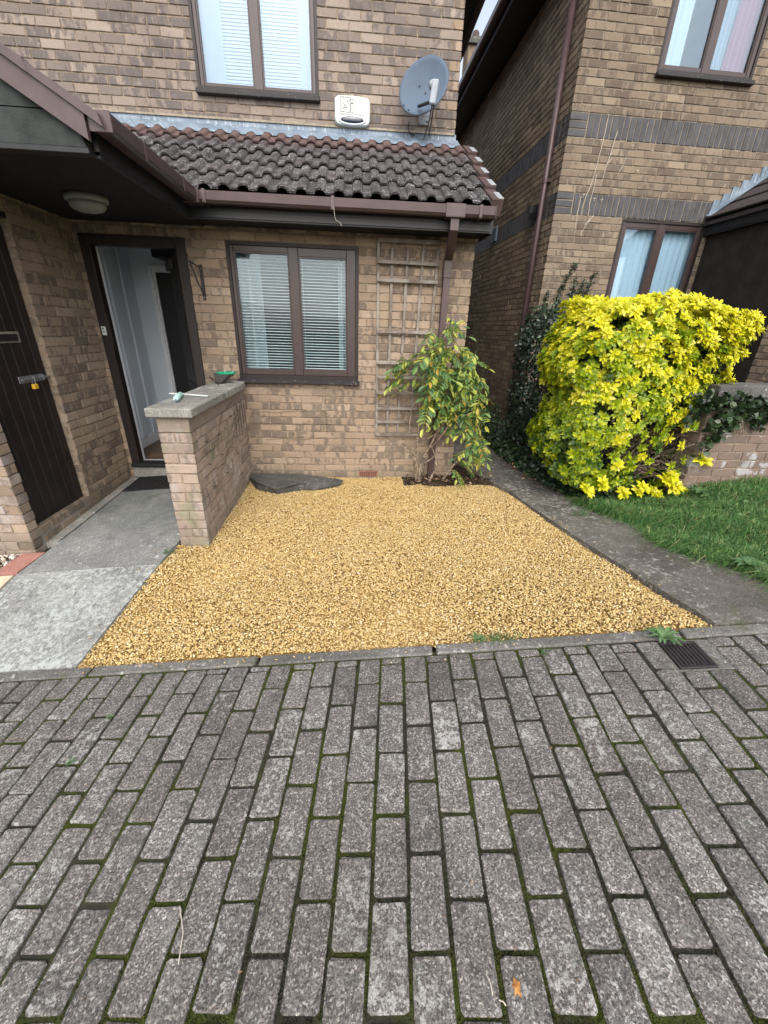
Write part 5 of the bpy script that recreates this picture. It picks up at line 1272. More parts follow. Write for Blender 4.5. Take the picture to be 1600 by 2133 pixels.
# dark stone lying on the gravel by the wall
st_out = [(-0.165, -0.13), (-0.17, -0.20), (-0.06, -0.40), (0.10, -0.53), (0.16, -0.545), (0.33, -0.47), (0.45, -0.44), (0.56, -0.445), (0.80, -0.335), (0.83, -0.27), (0.79, -0.235), (0.55, -0.17), (0.33, -0.115), (0.08, -0.105)]
r = np.random.default_rng(3); V = []; n = len(st_out)
cz = float(garden(0.3, -0.3))
for lv, (s_, z) in enumerate(((0.97, -0.03), (1.0, 0.03), (1.0, 0.062), (0.95, 0.074))):
    cx_, cy_ = 0.3, -0.3
    V += [(cx_+(x-cx_)*s_+r.normal(0, .010), cy_+(y-cy_)*s_*0.86+0.03+r.normal(0, .010), cz+z+r.normal(0, .006)+ (0.012*(0.6-x) if lv > 0 else 0)) for x, y in st_out]
V.append((0.25, -0.27, cz+0.078)); F = []
for a in range(3): F += [(a*n+i, a*n+(i+1) % n, (a+1)*n+(i+1) % n, (a+1)*n+i) for i in range(n)]
F += [(3*n+i, 3*n+(i+1) % n, 4*n) for i in range(n)]
k = MB(); k.add(V, F); tag(k.obj("stone_slab", M['stone_dark']), "long dark flat stone lying on the gravel under the window", "stone")

# planting bed
k = MB(); V = []; nb = 26
xs_ = np.linspace(1.50, 2.60, nb); ys_ = np.linspace(-0.40, 0.9, 30); F = []
for j, y in enumerate(ys_):
    for i, x in enumerate(xs_):
        xx = x if y < 0 else max(x, CX+0.002)
        V.append((xx, y, float(garden(x, y)) + 0.006 + 0.022*math.sin(x*9+1)*math.sin(y*7) + rng.normal(0, .005) - 0.05*max(0, (-0.30-y)/0.10) - 0.05*max(0.0, (x-side_l(y)+0.05)/0.3)))
for j in range(len(ys_)-1):
    for i in range(nb-1):
        if ys_[j] >= -0.01 and xs_[i+1] < CX: continue
        F.append((j*nb+i, j*nb+i+1, (j+1)*nb+i+1, (j+1)*nb+i))
tag(link("soil_bed", mesh_np("soil_bed", V, F, M['soil'])), "dark soil planting bed under the climbing plant", "soil", kind='structure')
def leaf_quads(name, P, S, mat, seed, up=0.8, shape=0.5):
    """simple folded leaves: 6 verts 4 tris, lying mostly flat"""
    r = np.random.default_rng(seed); n = len(P); a = r.uniform(0, 2*np.pi, n)
    nrm = r.normal(0, 1-up, (n, 3)); nrm[:, 2] += up; nrm /= np.linalg.norm(nrm, axis=1)[:, None]
    d = np.stack([np.cos(a), np.sin(a), 0*a], 1); d -= nrm*(d*nrm).sum(1)[:, None]; d /= np.linalg.norm(d, axis=1)[:, None]; w = np.cross(nrm, d)
    return leaf_geo(name, P, d, w, nrm, S, shape, mat, r)
def leaf_geo(name, P, d, w, nrm, S, shape, mat, r, as_arrays=False):
    n = len(P); S = S[:, None]; c = r.uniform(-0.05, 0.25, (n, 1)); h = S*shape*0.5
    V = np.zeros((n, 8, 3)); V[:, 0] = P; V[:, 3] = P + d*S - nrm*S*c
    V[:, 1] = P + d*S*0.36; V[:, 2] = P + d*S*0.72 - nrm*S*c*0.4
    V[:, 4] = V[:, 1] + w*h*0.82 + nrm*S*0.07; V[:, 5] = V[:, 2] + w*h*0.9 + nrm*S*0.07
    V[:, 6] = V[:, 1] - w*h*0.82 + nrm*S*0.07; V[:, 7] = V[:, 2] - w*h*0.9 + nrm*S*0.07
    T = np.array([(0, 1, 4), (1, 2, 5), (1, 5, 4), (2, 3, 5), (0, 6, 1), (1, 7, 2), (1, 6, 7), (2, 7, 3)])
    F = (T[None]+(np.arange(n)*8)[:, None, None]).reshape(-1, 3)
    if as_arrays: return V.reshape(-1, 3), F
    return mesh_np(name, V.reshape(-1, 3), F, mat)
n = 420; x = rng.uniform(1.53, 2.55, n); y = rng.uniform(-0.32, 0.5, n); okp = (x > CX+0.02) | (y < -0.01); x, y = x[okp], y[okp]
P3 = np.stack([x, y, garden(x, y)+0.022+0.022*np.sin(x*9+1)*np.sin(y*7)], 1)
x2 = rng.uniform(2.75, 3.15, 160); y2 = rng.uniform(-1.0, 0.5, 160); P4 = np.stack([np.array([side_r(b) for b in y2])+rng.uniform(-0.12, 0.03, 160), y2, garden(x2, y2)+0.034], 1)
P3 = np.concatenate([P3, P4])
tag(link("leaf_litter", leaf_quads("leaf_litter", P3, rng.uniform(0.02, 0.05, len(P3)), M['litter'], 4, 0.7)), "dry brown fallen leaves on the soil bed and along the alley path", "leaf litter", kind='stuff')

# doormat
dm = empty("doormat", (-1.06, -0.215, float(path_z(-1.06, -0.215))+0.004), 0, "black ribbed rubber doormat in front of the door step", "doormat")
mm = Matrix.Rotation(math.radians(0), 4, 'Z')
k = MB(); k.bbox(-0.34, -0.19, -0.01, 0.34, 0.18, 0.008, 0.003); base = k.obj("mat_base", M['rubber'], dm)
for i in range(20):
    for j in range(7):
        x0 = -0.325+i*0.0325; y0 = -0.175+j*0.05
        k = MB(); k.bbox(0, 0, 0.006, 0.024, 0.034, 0.014, 0.002)
        if i == 0 and j == 0: me_rib = k.mesh("rib", M['rubber'])
        link("rib", me_rib, base, loc=(x0, y0, 0), rot=(0, 0, 0.35 if (i+j) % 2 else -0.1))
dm.rotation_euler = (math.atan(0.043), -math.atan(0.073), 0)

# drain cover
dc = empty("drain_cover", (grate[0], grate[1], paving(*grate)), 0, "square dark ribbed drain cover set in the block paving", "drain cover")
dc.rotation_euler = (0, -tilt, -TH*0.9)
k = MB(); a = 0.082; b = 0.082
for bx in ((-a, -b, -0.03, a, -b+0.012, 0.002), (-a, b-0.012, -0.03, a, b, 0.002), (-a, -b+0.012, -0.03, -a+0.012, b-0.012, 0.002), (a-0.012, -b+0.012, -0.03, a, b-0.012, 0.002)): k.bbox(*bx, 0.002)
k.obj("cover_frame", M['cast_iron'], dc)
part("cover_plate", M['cast_iron'], dc, (-a+0.012, -b+0.012, -0.02, a-0.012, b-0.012, -0.003))
for i in range(8):
    x = -a+0.022+i*0.0177; part("rib", M['cast_iron'], dc, (x-0.0045, -b+0.018, -0.003, x+0.0045, b-0.018, 0.002), b=0.001)
part("lift_slot", M['black'], dc, (0.03, -0.062, -0.0025, 0.05, -0.048, 0.0028))
k = MB(); k.bbox(-0.12, -0.094, -0.05, 0.15, -0.0835, -0.003, 0.002); k.bbox(0.0835, -0.0835, -0.05, 0.165, 0.094, -0.003, 0.006); k.bbox(-0.165, -0.0835, -0.05, -0.0835, 0.094, -0.004, 0.004); k.bbox(-0.12, 0.0835, -0.05, 0.12, 0.094, -0.004, 0.002); k.obj("mortar_surround", M['kerb'], dc)

# ------------------------------------------------------------------ low brick wall on the right
lw = empty("low_brick_wall", (0, 0, 0), 0, "low flaking brick wall with mossy coping behind the lawn", "wall")
LW = House(lw); LW.limit = 300
LW.wall("wall_face", (0, -1.17, 0), 0, 3.92, 6.4, 0.15, 1.125, M['brick_low'], M['mortar'], [], phase=0.1, core=0.2)
cop = MB()
for a, b in ((3.90, 4.43), (4.435, 5.1), (5.105, 6.4)): part("coping", M['coping_low'], lw, (a, -1.215, 1.142, b, -0.93, 1.235), b=0.008)
LW.build()

# ------------------------------------------------------------------ planting
# wisteria
wi = empty("climbing_shrub", (1.68, -0.2, 0.02), 0, "straggly climber with yellowing leaflets trained up the downpipe and trellis", "climber")
STEMS = [[(1.663, .0), (1.641, .198), (1.614, .256), (1.634, .447), (1.634, .72), (1.631, .894), (1.66, 1.1)], [(1.681, 0), (1.669, .208), (1.769, .383), (1.876, .634), (1.997, .875), (2.026, .945), (2.06, 1.2)],
  [(1.774, 0), (1.849, .2), (1.84, .307), (1.785, .411), (1.916, .608), (1.986, .814), (1.98, 1.1)], [(1.685, .0), (1.734, .218), (1.847, .336), (1.957, .562), (2.092, .674), (2.2, .82)],
  [(1.95, .02), (2.01, .122), (2.101, .261), (2.218, .397), (2.261, .502), (2.27, .7)], [(1.65, 0.0), (1.609, .256), (1.587, .314), (1.67, .586), (1.73, .641), (1.807, .811), (1.809, .983), (1.82, 1.35), (1.84, 1.62)],
  [(1.686, .494), (1.793, .542), (1.876, .634), (1.909, .769), (1.893, .942), (1.93, 1.25)], [(2.10, .26), (2.286, .083), (2.3, .06)], [(1.543, .584), (1.534, .736), (1.563, .85), (1.599, .978)], [(1.93, .02), (2.06, .20), (2.17, .33), (2.25, .45)]]
for i, s_ in enumerate(STEMS):
    y = -0.22 + 0.03*math.sin(i*2.1); k = MB(); n = len(s_); pts = []
    for j, (x, z) in enumerate(s_): pts.append((x-1.68, y+0.2 - 0.03*math.sin(j*1.3+i) + (0.05 if z > 1.1 else 0), z-0.02+0.02))
    # refine with midpoint jitter
    q = []
    for a, b in zip(pts[:-1], pts[1:]): q += [a, tuple((np.array(a)+np.array(b))/2 + np.random.default_rng(i).normal(0, .006, 3))]
    q.append(pts[-1]); r0 = 0.014 if i in (0, 1, 2, 5) else 0.0085
    k.tube(q, [r0*(1-0.7*t/len(q)) for t in range(len(q))], 7); k.obj("stem", M['bark'], wi, True)
def pinnate(seed):
    r = np.random.default_rng(seed); n = 6; P = []; D = []; N = []; S_ = []
    L = r.uniform(0.20, 0.29); droop = r.uniform(0.3, 0.9)
    def sp(t): return np.array([t*L, 0, -droop*L*t*t*0.6])
    for i in range(n):
        t = 0.25+0.7*i/n
        for sgn in (-1, 1):
            d = np.array([0.45, sgn*0.9, -0.35-0.2*r.random()]); P.append(sp(t)); D.append(d/np.linalg.norm(d)); S_.append(r.uniform(0.062, 0.092))
    P.append(sp(1.0)); D.append(np.array([0.85, 0, -0.5])); S_.append(0.095)
    P, D = np.array(P), np.array(D); up = np.array([0, 0, 1.0])+r.normal(0, .25, (len(P), 3)); W = np.cross(up, D); W /= np.linalg.norm(W, axis=1)[:, None]; Nn = np.cross(D, W)
    V, F = leaf_geo("", P, D, W, Nn, np.array(S_), 0.37, None, r, True)
    k = MB(); k.add(V, [tuple(f) for f in F]); k.tube([sp(0), sp(0.5), sp(1.0)], 0.0014, 4)
    return k.mesh("leaf", M['leaf_wisteria'])
PM = [pinnate(s) for s in range(10)]
r = np.random.default_rng(8); cnt = 0
blobs = [(1.82, 1.60, .12, .10, 10), (1.76, 1.36, .16, .13, 20), (1.98, 1.34, .20, .18, 32), (2.06, 1.12, .16, .20, 30), (1.74, 1.08, .13, .22, 26), (1.91, 1.10, .20, .25, 26), (2.04, .86, .16, .14, 24), (2.18, .72, .09, .15, 16), (2.28, .48, .08, .05, 8), (1.55, 1.32, .09, .05, 7), (1.54, 1.14, .07, .07, 6), (2.03, .22, .03, .12, 5)]
for bx, bzz, sx, sz, n in blobs:
    for i in range(int(n*0.8)):
        x = bx + sx*r.uniform(-1, 1); z = bzz + sz*r.uniform(-1, 1); y = -0.16 - abs(r.normal(0, 0.10))
        if bx > 2.2: y -= 0.05
        if bzz < 0.4: y = -0.36 + r.normal(0, .02)
        yaw = r.uniform(-math.pi*0.95, -math.pi*0.05) if r.random() < 0.75 else r.uniform(0, 2*math.pi)
        if x < 1.55: yaw = math.pi + r.uniform(-.5, .4)
        mw = Matrix.Translation((x-1.68, y+0.2, z-0.02)) @ Matrix.Rotation(yaw, 4, 'Z') @ Matrix.Rotation(r.uniform(-0.2, 0.9), 4, 'Y') @ Matrix.Rotation(r.normal(0, .4), 4, 'X') @ Matrix.Scale(r.uniform(0.75, 1.1), 4)
        link("leaf", PM[r.integers(0, 10)], wi, mw=mw); cnt += 1

def cloud(name, parent, P, S, mat, seed, up=0.5, shape=0.55, out=None, kind='stuff'):
    r = np.random.default_rng(seed); n = len(P)
    nrm = r.normal(0, 0.6, (n, 3)) + np.array([0, -0.35, up]); 
    if out is not None: nrm += out*0.8
    nrm /= np.linalg.norm(nrm, axis=1)[:, None]; d = r.normal(0, 1, (n, 3)); d -= nrm*(d*nrm).sum(1)[:, None]; d /= np.linalg.norm(d, axis=1)[:, None]
    me = leaf_geo(name, P, d, np.cross(nrm, d), nrm, S, shape, mat, r); o = link(name, me, parent); 
    if kind: o['kind'] = kind
    return o
# yellow shrub
ys_c = (3.62, -0.62); 
sh = empty("yellow_shrub", (ys_c[0], ys_c[1], 0.26), 0, "large bright yellow leaved shrub spilling over the lawn", "shrub")
def rosette(seed, green):
    r = np.random.default_rng(seed); P = []; D = []; S_ = []; n = int(r.integers(8, 12))
    for ring, (el, s0) in enumerate(((0.25, 1.0), (0.75, 0.75))):
        m_ = n if ring == 0 else n//2
        for i in range(m_):
            a = 2*math.pi*(i+0.5*ring)/m_ + r.normal(0, .18); e = el + r.normal(0, .15)
            D.append((math.cos(a)*math.cos(e), math.sin(a)*math.cos(e), math.sin(e))); P.append((0, 0, 0.004*ring)); S_.append(s0*r.uniform(0.052, 0.078))
    P, D = np.array(P), np.array(D); W = np.cross(np.array([0, 0, 1.0]), D); W /= np.linalg.norm(W, axis=1)[:, None]; Nn = np.cross(D, W)
    V, F = leaf_geo("", P, D, W, Nn, np.array(S_), 0.42, None, r, True)
    return V, F
RO = [rosette(s, 0) for s in range(8)]
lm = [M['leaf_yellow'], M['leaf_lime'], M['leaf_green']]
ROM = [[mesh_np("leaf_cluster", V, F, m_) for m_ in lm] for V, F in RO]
r = np.random.default_rng(17); pts = []
def hump(t): return t
# sample the shell of a boxy clipped crown, flat on top and overhanging on the right
while len(pts) < 3900:
    d = r.normal(0, 1, 3); d /= np.linalg.norm(d)
    if d[1] > 0.45: continue
    pw = 7.0; q = (abs(d[0])**pw+abs(d[1])**pw+abs(d[2])**pw)**(-1/pw); p = d*q
    depth = 1 - 0.34*r.random()**1.7; p = p*depth
    x, y, z = p
    Z = 1.05 + z*0.80
    xl = 2.80 - 0.02*z; xr_ = 4.13 + 0.10*np.clip((Z-1.0)/0.6, -0.9, 1)
    X = (xl+xr_)/2 + x*(xr_-xl)/2; Y = ys_c[1] + y*0.54
    Z += 0.035*math.sin(X*6)*math.sin(Y*5) + 0.02*math.sin(X*9+1) - 0.05*max(0, X-3.9)/0.4; X += 0.05*math.sin(Z*8)
    if Z < 0.6: Y += 0.04*(0.6-Z); X += 0.08*max(0, 0.75-Z)*(1 if x < 0 else 0)
    op = max(0.0, min(1.0, (X-3.0)/0.35))*max(0.0, min(1.0, (1.12-Z)/0.3))*min(1.0, max(0, (Z-0.36)/0.15)+0.5)
    if op > 0.3 and depth < 0.86: continue
    if r.random() < op*0.82: continue
    if r.random() < 0.80 and math.sin(X*15+2+2*math.sin(Z*5))*math.sin(Z*14+Y*4+2*math.sin(X*6)) > (0.42 if Z > 1.45 else 0.12): continue      # gaps
    pts.append((X, Y, Z, d, depth))
inf = []
for X, Y, Z, d, depth in pts:
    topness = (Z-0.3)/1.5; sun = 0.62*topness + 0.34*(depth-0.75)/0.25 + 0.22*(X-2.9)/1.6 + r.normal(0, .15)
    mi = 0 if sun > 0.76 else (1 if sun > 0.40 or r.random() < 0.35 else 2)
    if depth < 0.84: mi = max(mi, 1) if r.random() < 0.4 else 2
    n_ = np.array(d)*np.array([1, 1.1, 0.9]) + np.array([0, -0.25, 0.45]) + r.normal(0, .25, 3); n_ /= np.linalg.norm(n_)
    inf.append((X, Y, Z, n_, mi, r.integers(0, 8), r.uniform(0.62, 1.02)))
for X, Y, Z, s_ in ((3.05, -1.16, .30, 1.1), (3.84, -1.18, .34, 1.3), (4.00, -1.17, .60, 1.4), (3.74, -1.19, .42, 1.2), (3.66, -1.18, .30, 1.2), (3.90, -1.18, .28, 1.1), (3.35, -1.18, .30, 1.1), (3.2, -1.17, .36, 1.0), (3.5, -1.17, .34, 1.1)):
    for q in range(2): inf.append((X+r.normal(0, .03), Y, Z+r.normal(0, .03), np.array([0.1, -0.6, 0.8]), 0, q, s_))
def rmat(X, Y, Z, n_, s_, rr_):
    q = Vector(n_).to_track_quat('Z', 'Y').to_matrix().to_4x4()
    return Matrix.Translation((X, Y, Z)) @ q @ Matrix.Rotation(rr_, 4, 'Z') @ Matrix.Scale(s_, 4)
sc = sorted([(apparent((i_[0], i_[1], i_[2]), -np.array([0.3, 0.9, 0.1])) * (2 if i_[4] == 0 else 1) * i_[6] * (1 if i_[1] < ys_c[1]-0.25 or i_[2] > 1.55 else .3), j) for j, i_ in enumerate(inf)], reverse=True)
one = {j for v, j in sc[:300]}; VV, FF, MI = [], [], []; nv = 0
base_inv = Matrix.Translation((-ys_c[0], -ys_c[1], -0.26))
for j, (X, Y, Z, n_, mi, vi, s_) in enumerate(inf):
    mw = base_inv @ rmat(X, Y, Z, n_, s_, r.uniform(0, 6.28))
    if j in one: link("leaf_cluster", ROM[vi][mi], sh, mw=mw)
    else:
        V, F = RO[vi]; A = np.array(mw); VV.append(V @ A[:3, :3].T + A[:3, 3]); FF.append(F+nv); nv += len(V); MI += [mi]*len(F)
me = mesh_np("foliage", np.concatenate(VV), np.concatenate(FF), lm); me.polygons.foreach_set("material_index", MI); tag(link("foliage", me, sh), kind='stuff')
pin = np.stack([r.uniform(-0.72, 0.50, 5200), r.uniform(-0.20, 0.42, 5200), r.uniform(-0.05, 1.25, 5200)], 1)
cloud('shade_foliage', sh, pin, r.uniform(0.04, 0.07, 5200), M['leaf_dark'], 18, 0.4, 0.6)  # dark leaves added so the gaps in the crown look shaded
for i in range(96):
    a = r.uniform(-2.9, 0.3); e = r.uniform(0.1, 1.25); rr_ = r.uniform(0.6, 1.0)
    x0, y0 = r.normal(0, .12), r.normal(0.05, .08); end = np.array([math.cos(a)*math.cos(e)*0.80*rr_, math.sin(a)*math.cos(e)*0.55*rr_, 0.1+math.sin(e)*1.35*rr_])
    if i % 2: end = np.array([r.uniform(0.0, 0.62), r.uniform(-0.60, -0.25), r.uniform(0.10, 0.98)])
    p1 = np.array([x0, y0, -0.02]); mid = p1*0.5+end*0.5+np.array([r.normal(0, .06), r.normal(0, .05), 0.08]); k = MB()
    m2 = (p1+mid)/2+r.normal(0, .02, 3); m3 = (mid+end)/2+r.normal(0, .025, 3)
    k.tube([p1, m2, mid, m3, end], [0.012, 0.010, 0.008, 0.006, 0.0035], 6)
    for q in range(3):
        s0 = m3 if q else mid; e2 = s0 + np.array([r.normal(0.05, .10), r.normal(-.06, .05), r.normal(0.03, .08)]); k.tube([s0, (s0+e2)/2+r.normal(0, .01, 3), e2], [0.005, 0.004, 0.0028], 5)
    k.obj("branch", M['bark'] if i % 2 else M['bark_dark'], sh, True)

# dark shrub behind
dk = empty("evergreen_shrub", (3.2, 0.55, 0.15), 0, "dark glossy evergreen shrub between the side wall downpipe and yellow shrub", "shrub")
r = np.random.default_rng(31); d = r.normal(0, 1, (9500, 3)); d /= np.linalg.norm(d, axis=1)[:, None]; rad = r.uniform(0.70, 1.0, 9500)[:, None]
d2 = np.sign(d)*np.abs(d)**0.75; P = d2*rad*np.array([0.33, 0.44, 0.82])*(1+0.08*np.sin(d[:, :1]*9)*np.cos(d[:, 2:3]*8)) + np.array([0.02, 0, 0.95]); keep = P[:, 2] > 0.12; P, d = P[keep], d[keep]
cloud("foliage", dk, P, r.uniform(0.03, 0.052, len(P)), M['leaf_dark'], 32, 0.5, 0.6, d)
for i in range(7):
    k = MB(); a = r.uniform(0, 6.28); e = np.array([math.cos(a)*.22, math.sin(a)*.25, r.uniform(.9, 1.5)]); k.tube([(r.normal(0, .05), r.normal(0, .05), -0.05), e*0.5+r.normal(0, .03, 3), e], [0.014, 0.010, 0.004], 6); k.obj("branch", M['bark_dark'], dk, True)
# evergreen shoots against the wall of the second house
SH = [[(3.691, 1.979), (3.776, 2.231), (3.869, 2.427)], [(3.902, 2.037), (3.907, 2.265)], [(4.008, 2.041), (4.037, 2.26)], [(4.086, 2.063), (4.161, 2.323)], [(3.538, 1.974), (3.551, 2.085)]]
ev = empty("wall_creeper", (3.8, 1.50, 1.6), 0, "upright leafy creeper shoots on the brick left of the net curtained window", "creeper")
Pl = []
for i, s_ in enumerate(SH):
    s2 = [(s_[0][0]-0.09, 1.55)]+s_; k = MB(); pts = [(x-3.8, 1.616+(x-3.466)*math.tan(A2)-0.02-1.50, z-1.6) for x, z in s2]; k.tube(pts, 0.005, 5); k.obj("stem", M['bark_dark'], ev)
    for a, b in zip(pts[:-1], pts[1:]):
        m_ = int(60*np.linalg.norm(np.array(b)-np.array(a))/0.25); t = r.random((m_, 1)); Pl.append(np.array(a)*(1-t)+np.array(b)*t+r.normal(0, .018, (m_, 3))*np.array([1, .5, 1])-np.array([0, .012, 0]))
Pl = np.concatenate(Pl); cloud("foliage", ev, Pl, r.uniform(0.025, 0.045, len(Pl)), M['leaf_dark'], 33, 0.4, 0.6)
# ivy carpet along the alley and under the shrub
n = 6500; y = r.uniform(-1.15, 3.2, n); rt = np.array([side_r(v) for v in y]); x = rt + np.abs(r.normal(0, 0.22, n)) - 0.03
hgt = 0.05 + 0.30*np.clip((x-rt)/0.45, 0, 1)*(0.4+0.6*np.clip((y+1.1)/0.8, 0, 1)); Pv = np.stack([x, y, garden(x, np.minimum(y, 0.0)) + hgt*r.random(n)**0.5 + 0.02], 1)
keep = (x < 3.45) | (y < 1.5); Pv = Pv[keep]
tag(cloud("ivy_carpet", None, Pv, r.uniform(0.028, 0.055, len(Pv)), M['leaf_ivy'], 34, 0.8, 0.8), "dark ivy ground cover spreading beside the alley path", "ivy", kind='stuff')
# ivy on the low wall
iv = empty("wall_ivy", (4.1, -1.2, 1.1), 0, "dark trailing ivy hanging over the low wall coping", "ivy")
n = 620; x = r.uniform(3.7, 4.75, n); t = r.random(n); z = 1.17 - 0.17*t*(1+0.6*np.sin(x*9)) ; Pv = np.stack([x-4.1, -1.19-r.random(n)*0.03 + 1.2, z-1.1], 1)
n = 420; x = r.uniform(3.92, 4.2, n); z = 0.55 + r.random(n)*0.55 - 0.0; kp = (z > 0.62 + (x-3.92)*1.3); Pv = np.concatenate([Pv, np.stack([x-4.1, -1.20-r.random(n)*0.03+1.2, z-1.1], 1)[kp]])
cloud("foliage", iv, Pv, r.uniform(0.035, 0.065, len(Pv)), M['leaf_ivy'], 35, 0.1, 0.9)
for i in range(6):
    k = MB(); x = r.uniform(-0.3, 0.2); k.tube([(x, -0.005, 0.05), (x+0.05, -0.006, -0.12), (x+0.12, -0.005, -0.25)], 0.003, 5); k.obj("stem", M['bark'], iv)

# lawn
def lawn_r(y): return 7.5
tf = link("lawn", sheet("lawn", lambda y: (side_r(y)-0.02, 7.5), (-2.95, -0.0), garden, M['turf'], 40, 30, -0.015)); tag(tf, "turf of the front lawn beside the dark path", "lawn", kind='structure')
n = 120000; y = r.uniform(-3.05, -0.55, n); rt = np.interp(y, [-2.9, -2.24, -1.06, -0.24], [3.40, 3.23, 3.10, 2.96]); x = rt + r.random(n)**1.25*2.6 - 0.02 + 0.05*np.sin(y*7)
kp = (y > kerb_y(x)+0.03) & ((y < -1.16) | (x < 3.5)); x, y = x[kp], y[kp]
kp = ~((x < 3.9) & (y > -1.05) & (x > 3.2)); x, y = x[kp], y[kp]
P3 = np.stack([x, y, garden(x, y)-0.02], 1); patch = 0.6+0.5*np.sin(x*5.3+1)*np.sin(y*6.1)+0.25*np.sin(x*13+y*11)
me = blades("grass", P3, np.clip(0.125*(0.55+0.55*patch)*r.uniform(0.5, 1.4, len(x)), 0.03, 0.22), r.uniform(0.003, 0.0058, len(x)), M['grass'], 1.5, 41, 1.05)
tag(link("grass", me), "long green grass of the lawn flopping over the path edge", "grass", kind='stuff')
n = 900; x = r.uniform(3.35, 5.6, n); y = r.uniform(-2.7, -1.2, n); kp = (np.sin(x*4+2)*np.sin(y*5) > 0.1) & (x > np.interp(y, [-2.9, -1.06], [3.40, 3.10])+0.05); x, y = x[kp], y[kp]
Pv = np.stack([x, y, garden(x, y)+0.05+0.04*r.random(len(x))], 1)
tag(link("clover", leaf_quads("clover", Pv, r.uniform(0.018, 0.04, len(x)), M['leaf_weed'], 42, 0.85, 0.8)), "small round clover leaves among the lawn grass", "clover", kind='stuff')

# weeds
def weed(name, label, x, y, z, size, nleaf, seed, toothed=True, cat="weed"):
    r = np.random.default_rng(seed); root = empty(name, (x, y, z), 0, label, cat)
    for i in range(nleaf):
        a = 2*math.pi*i/nleaf+r.normal(0, .25); L = size*r.uniform(0.7, 1.15); k = MB(); V = []; F = []; m_ = 9
        for j in range(m_):
            t = j/(m_-1); w = size*0.17*math.sin(math.pi*min(1, t*0.85+0.12))*(0.55+0.45*(j % 2) if toothed else 1.0)
            c = np.array([math.cos(a)*L*t, math.sin(a)*L*t, 0.012+size*0.30*math.sin(math.pi*t*0.75)]); s_ = np.array([-math.sin(a), math.cos(a), 0])*w
            V += [c+s_+np.array([0, 0, w*.3]), c, c-s_+np.array([0, 0, w*.3])]
        for j in range(m_-1):
            F += [(3*j, 3*j+1, 3*j+4, 3*j+3), (3*j+1, 3*j+2, 3*j+5, 3*j+4)]
        k.add(V, F); k.obj("leaf", M['leaf_weed'], root, fix=False)
    return root
weed("dandelion", "dandelion rosette growing beside the dark drain cover", 2.47, -2.94, paving(2.47, -2.94), 0.085, 13, 1)
weed("dandelion", "flat weed rosette against the kerb, left of the grass tuft", 1.60, -2.80, paving(1.6, -2.80), 0.05, 9, 2)
weed("plantain", "broad leaved weed at the lawn corner by the kerb", 3.36, -2.45, float(garden(3.36, -2.45))+0.03, 0.11, 12, 3, False)
weed("plantain", "pale broad leaved weed in the grass in front of the low wall", 3.95, -1.32, float(garden(3.95, -1.32))+0.06, 0.09, 10, 4, False)
weed("moss_weed", "tiny dark weed in a paving joint at the far left, upper one", -0.173, -2.997, paving(-0.173, -2.997)-0.006, 0.022, 9, 5)
weed("moss_weed", "tiny dark weed in a paving joint at the far left, lower one", -0.217, -3.206, paving(-0.217, -3.206)-0.006, 0.022, 9, 6)
def tuft(label, x, y, z, h, n, seed, spread=0.02, sx=1.0):
    r = np.random.default_rng(seed); P = np.stack([r.normal(0, spread*sx, n), r.normal(0, spread, n), 0*r.random(n)], 1)
    o = link("grass_tuft", blades("grass_tuft", P, r.uniform(0.4, 1.0, n)*h, r.uniform(0.002, 0.004, n), M['leaf_weed'], 1.3, seed, 0.9)); o.location = (x, y, z); return tag(o, label, "grass tuft")
tuft("wide low grass tuft along the kerb edge of the gravel", 1.74, -2.815, paving(1.74, -2.815)-0.006, 0.05, 150, 51, 0.018, 3.5)
tuft("thin star of grass blades in a paving joint below the kerb", 1.885, -2.935, paving(1.885, -2.935)-0.008, 0.08, 16, 52, 0.006)
tuft("small grass tuft between two slabs of the dark side path", 2.93, -1.36, float(gp(2.93, -1.36))-0.01, 0.07, 110, 53, 0.02, 3.0)
tuft("tiny weed tuft at the foot of the short brick wall", -0.44, -1.66, float(path_z(-0.44, -1.66))-0.01, 0.04, 60, 54, 0.022)

# fallen leaf and twigs on the driveway
x, y = 1.367, -3.985; k = MB(); n = 11; V = [(0, 0, 0.009)]
rl = np.random.default_rng(6)
for i in range(n):
    a = 2*math.pi*i/n; rad = (0.016 if i % 2 else 0.009)*rl.uniform(.8, 1.15); V.append((rad*math.cos(a), rad*math.sin(a)*1.2, 0.004+rl.uniform(0, .007)))
k.add(V, [(0, i+1, (i+1) % n+1) for i in range(n)]); o = k.obj("fallen_leaf", M['dead_leaf'], fix=False); o.location = (x, y, paving(x, y)+0.001); tag(o, "single orange dry leaf lying on the block paving", "leaf")
def twig(label, a, b, bow=0.01):
    A = np.array([a[0], a[1], paving(*a)+0.006]); B = np.array([b[0], b[1], paving(*b)+0.004]); m_ = (A+B)/2+np.array([bow, 0, 0.006])
    k = MB(); k.tube([(A-A), (m_-A), (B-A)], 0.0014, 5); o = k.obj("straw", M['straw']); o.location = A; tag(o, label, "straw")
twig("long pale straw lying across the paving on the left", (0.437, -3.733), (0.482, -3.858), 0.012)
twig("short pale straw lying in a joint beside the orange leaf, upper one", (1.300, -3.955), (1.306, -3.99), 0.002)
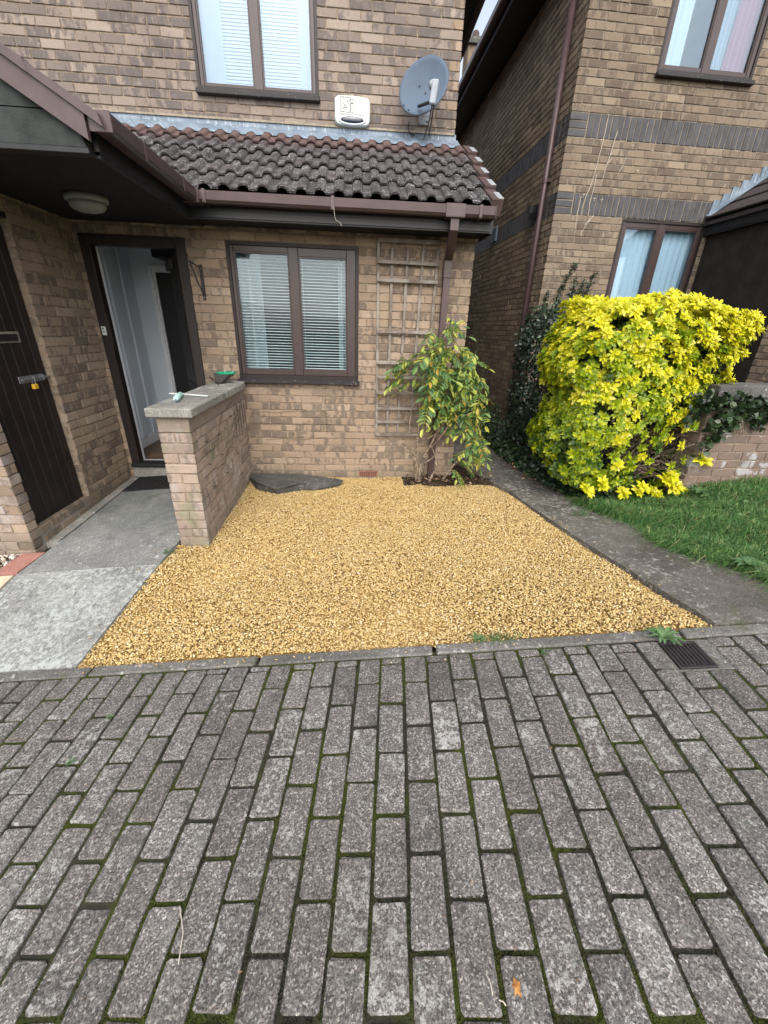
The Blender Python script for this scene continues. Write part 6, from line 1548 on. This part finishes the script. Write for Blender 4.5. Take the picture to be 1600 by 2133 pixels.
twig("short pale straw lying in a joint beside the orange leaf, lower one", (1.318, -4.0), (1.332, -4.01), 0.002)

# dead climber wires on the wall under the window, and bits on the ground
wv = empty("wall_wires", (0.6, -0.004, 0.3), 0, "thin dark dead tendrils clinging to the brick under the ground floor window", "vine")
rw = np.random.default_rng(77)
for pts in ([(-0.15, .70), (0.0, .735), (0.12, .72), (0.30, .745), (0.62, .745), (0.66, .74)], [(0.66, .76), (0.662, .62), (0.66, .50)], [(-0.14, .60), (0.05, .605), (0.30, .60), (0.66, .61), (0.98, .60)], [(1.05, .76), (1.052, .60)], [(1.06, .47), (1.065, .36), (1.03, .22)], [(0.0, .43), (0.2, .45), (0.45, .44), (0.65, .47)], [(0.20, .80), (0.26, .74)]):
    k = MB(); k.tube([(x-0.6, -0.003+rw.normal(0, .001), z-0.3) for x, z in pts], 0.0017, 5); k.obj("tendril", M['bark_dark'], wv)
for x, z in ((0.66, .61), (1.03, .23), (1.30, .17), (0.30, .50)):
    k = MB(); k.lathe([(0.002, 0), (0.004, 0.008), (0.008, 0.010), (0.006, 0.016)], 7); o = k.obj("nail", M['iron'], wv); o.rotation_euler = (math.pi/2, 0, 0); o.location = (x-0.6, 0.0, z-0.3)
n = 150; x = rng.uniform(-1.2, 3.4, n); y = rng.uniform(-4.3, -2.78, n); P3 = np.stack([x, y, paving(x, y)+0.002], 1)
tag(link("seed_bits", leaf_quads("seed_bits", P3, rng.uniform(0.004, 0.011, n), M['litter'], 78, 0.85)), "tiny dry seed scraps scattered over the block paving", "seeds", kind='stuff')
for i, (x, y, a, lab) in enumerate(((1.19, -2.33, 0.5, "small dark twig lying on the gravel in front of the kerb"), (0.35, -1.9, 2.2, "small dark twig lying on the gravel near the left path"))):
    z = float(gravel_z(x, y))+0.012; k = MB(); k.tube([(0, 0, 0), (0.03*math.cos(a), 0.03*math.sin(a), 0.004), (0.065*math.cos(a+.3), 0.065*math.sin(a+.3), 0.002)], [0.003, 0.0026, 0.0015], 5)
    o = k.obj("twig", M['bark_dark']); o.location = (x, y, z); tag(o, lab, "twig")
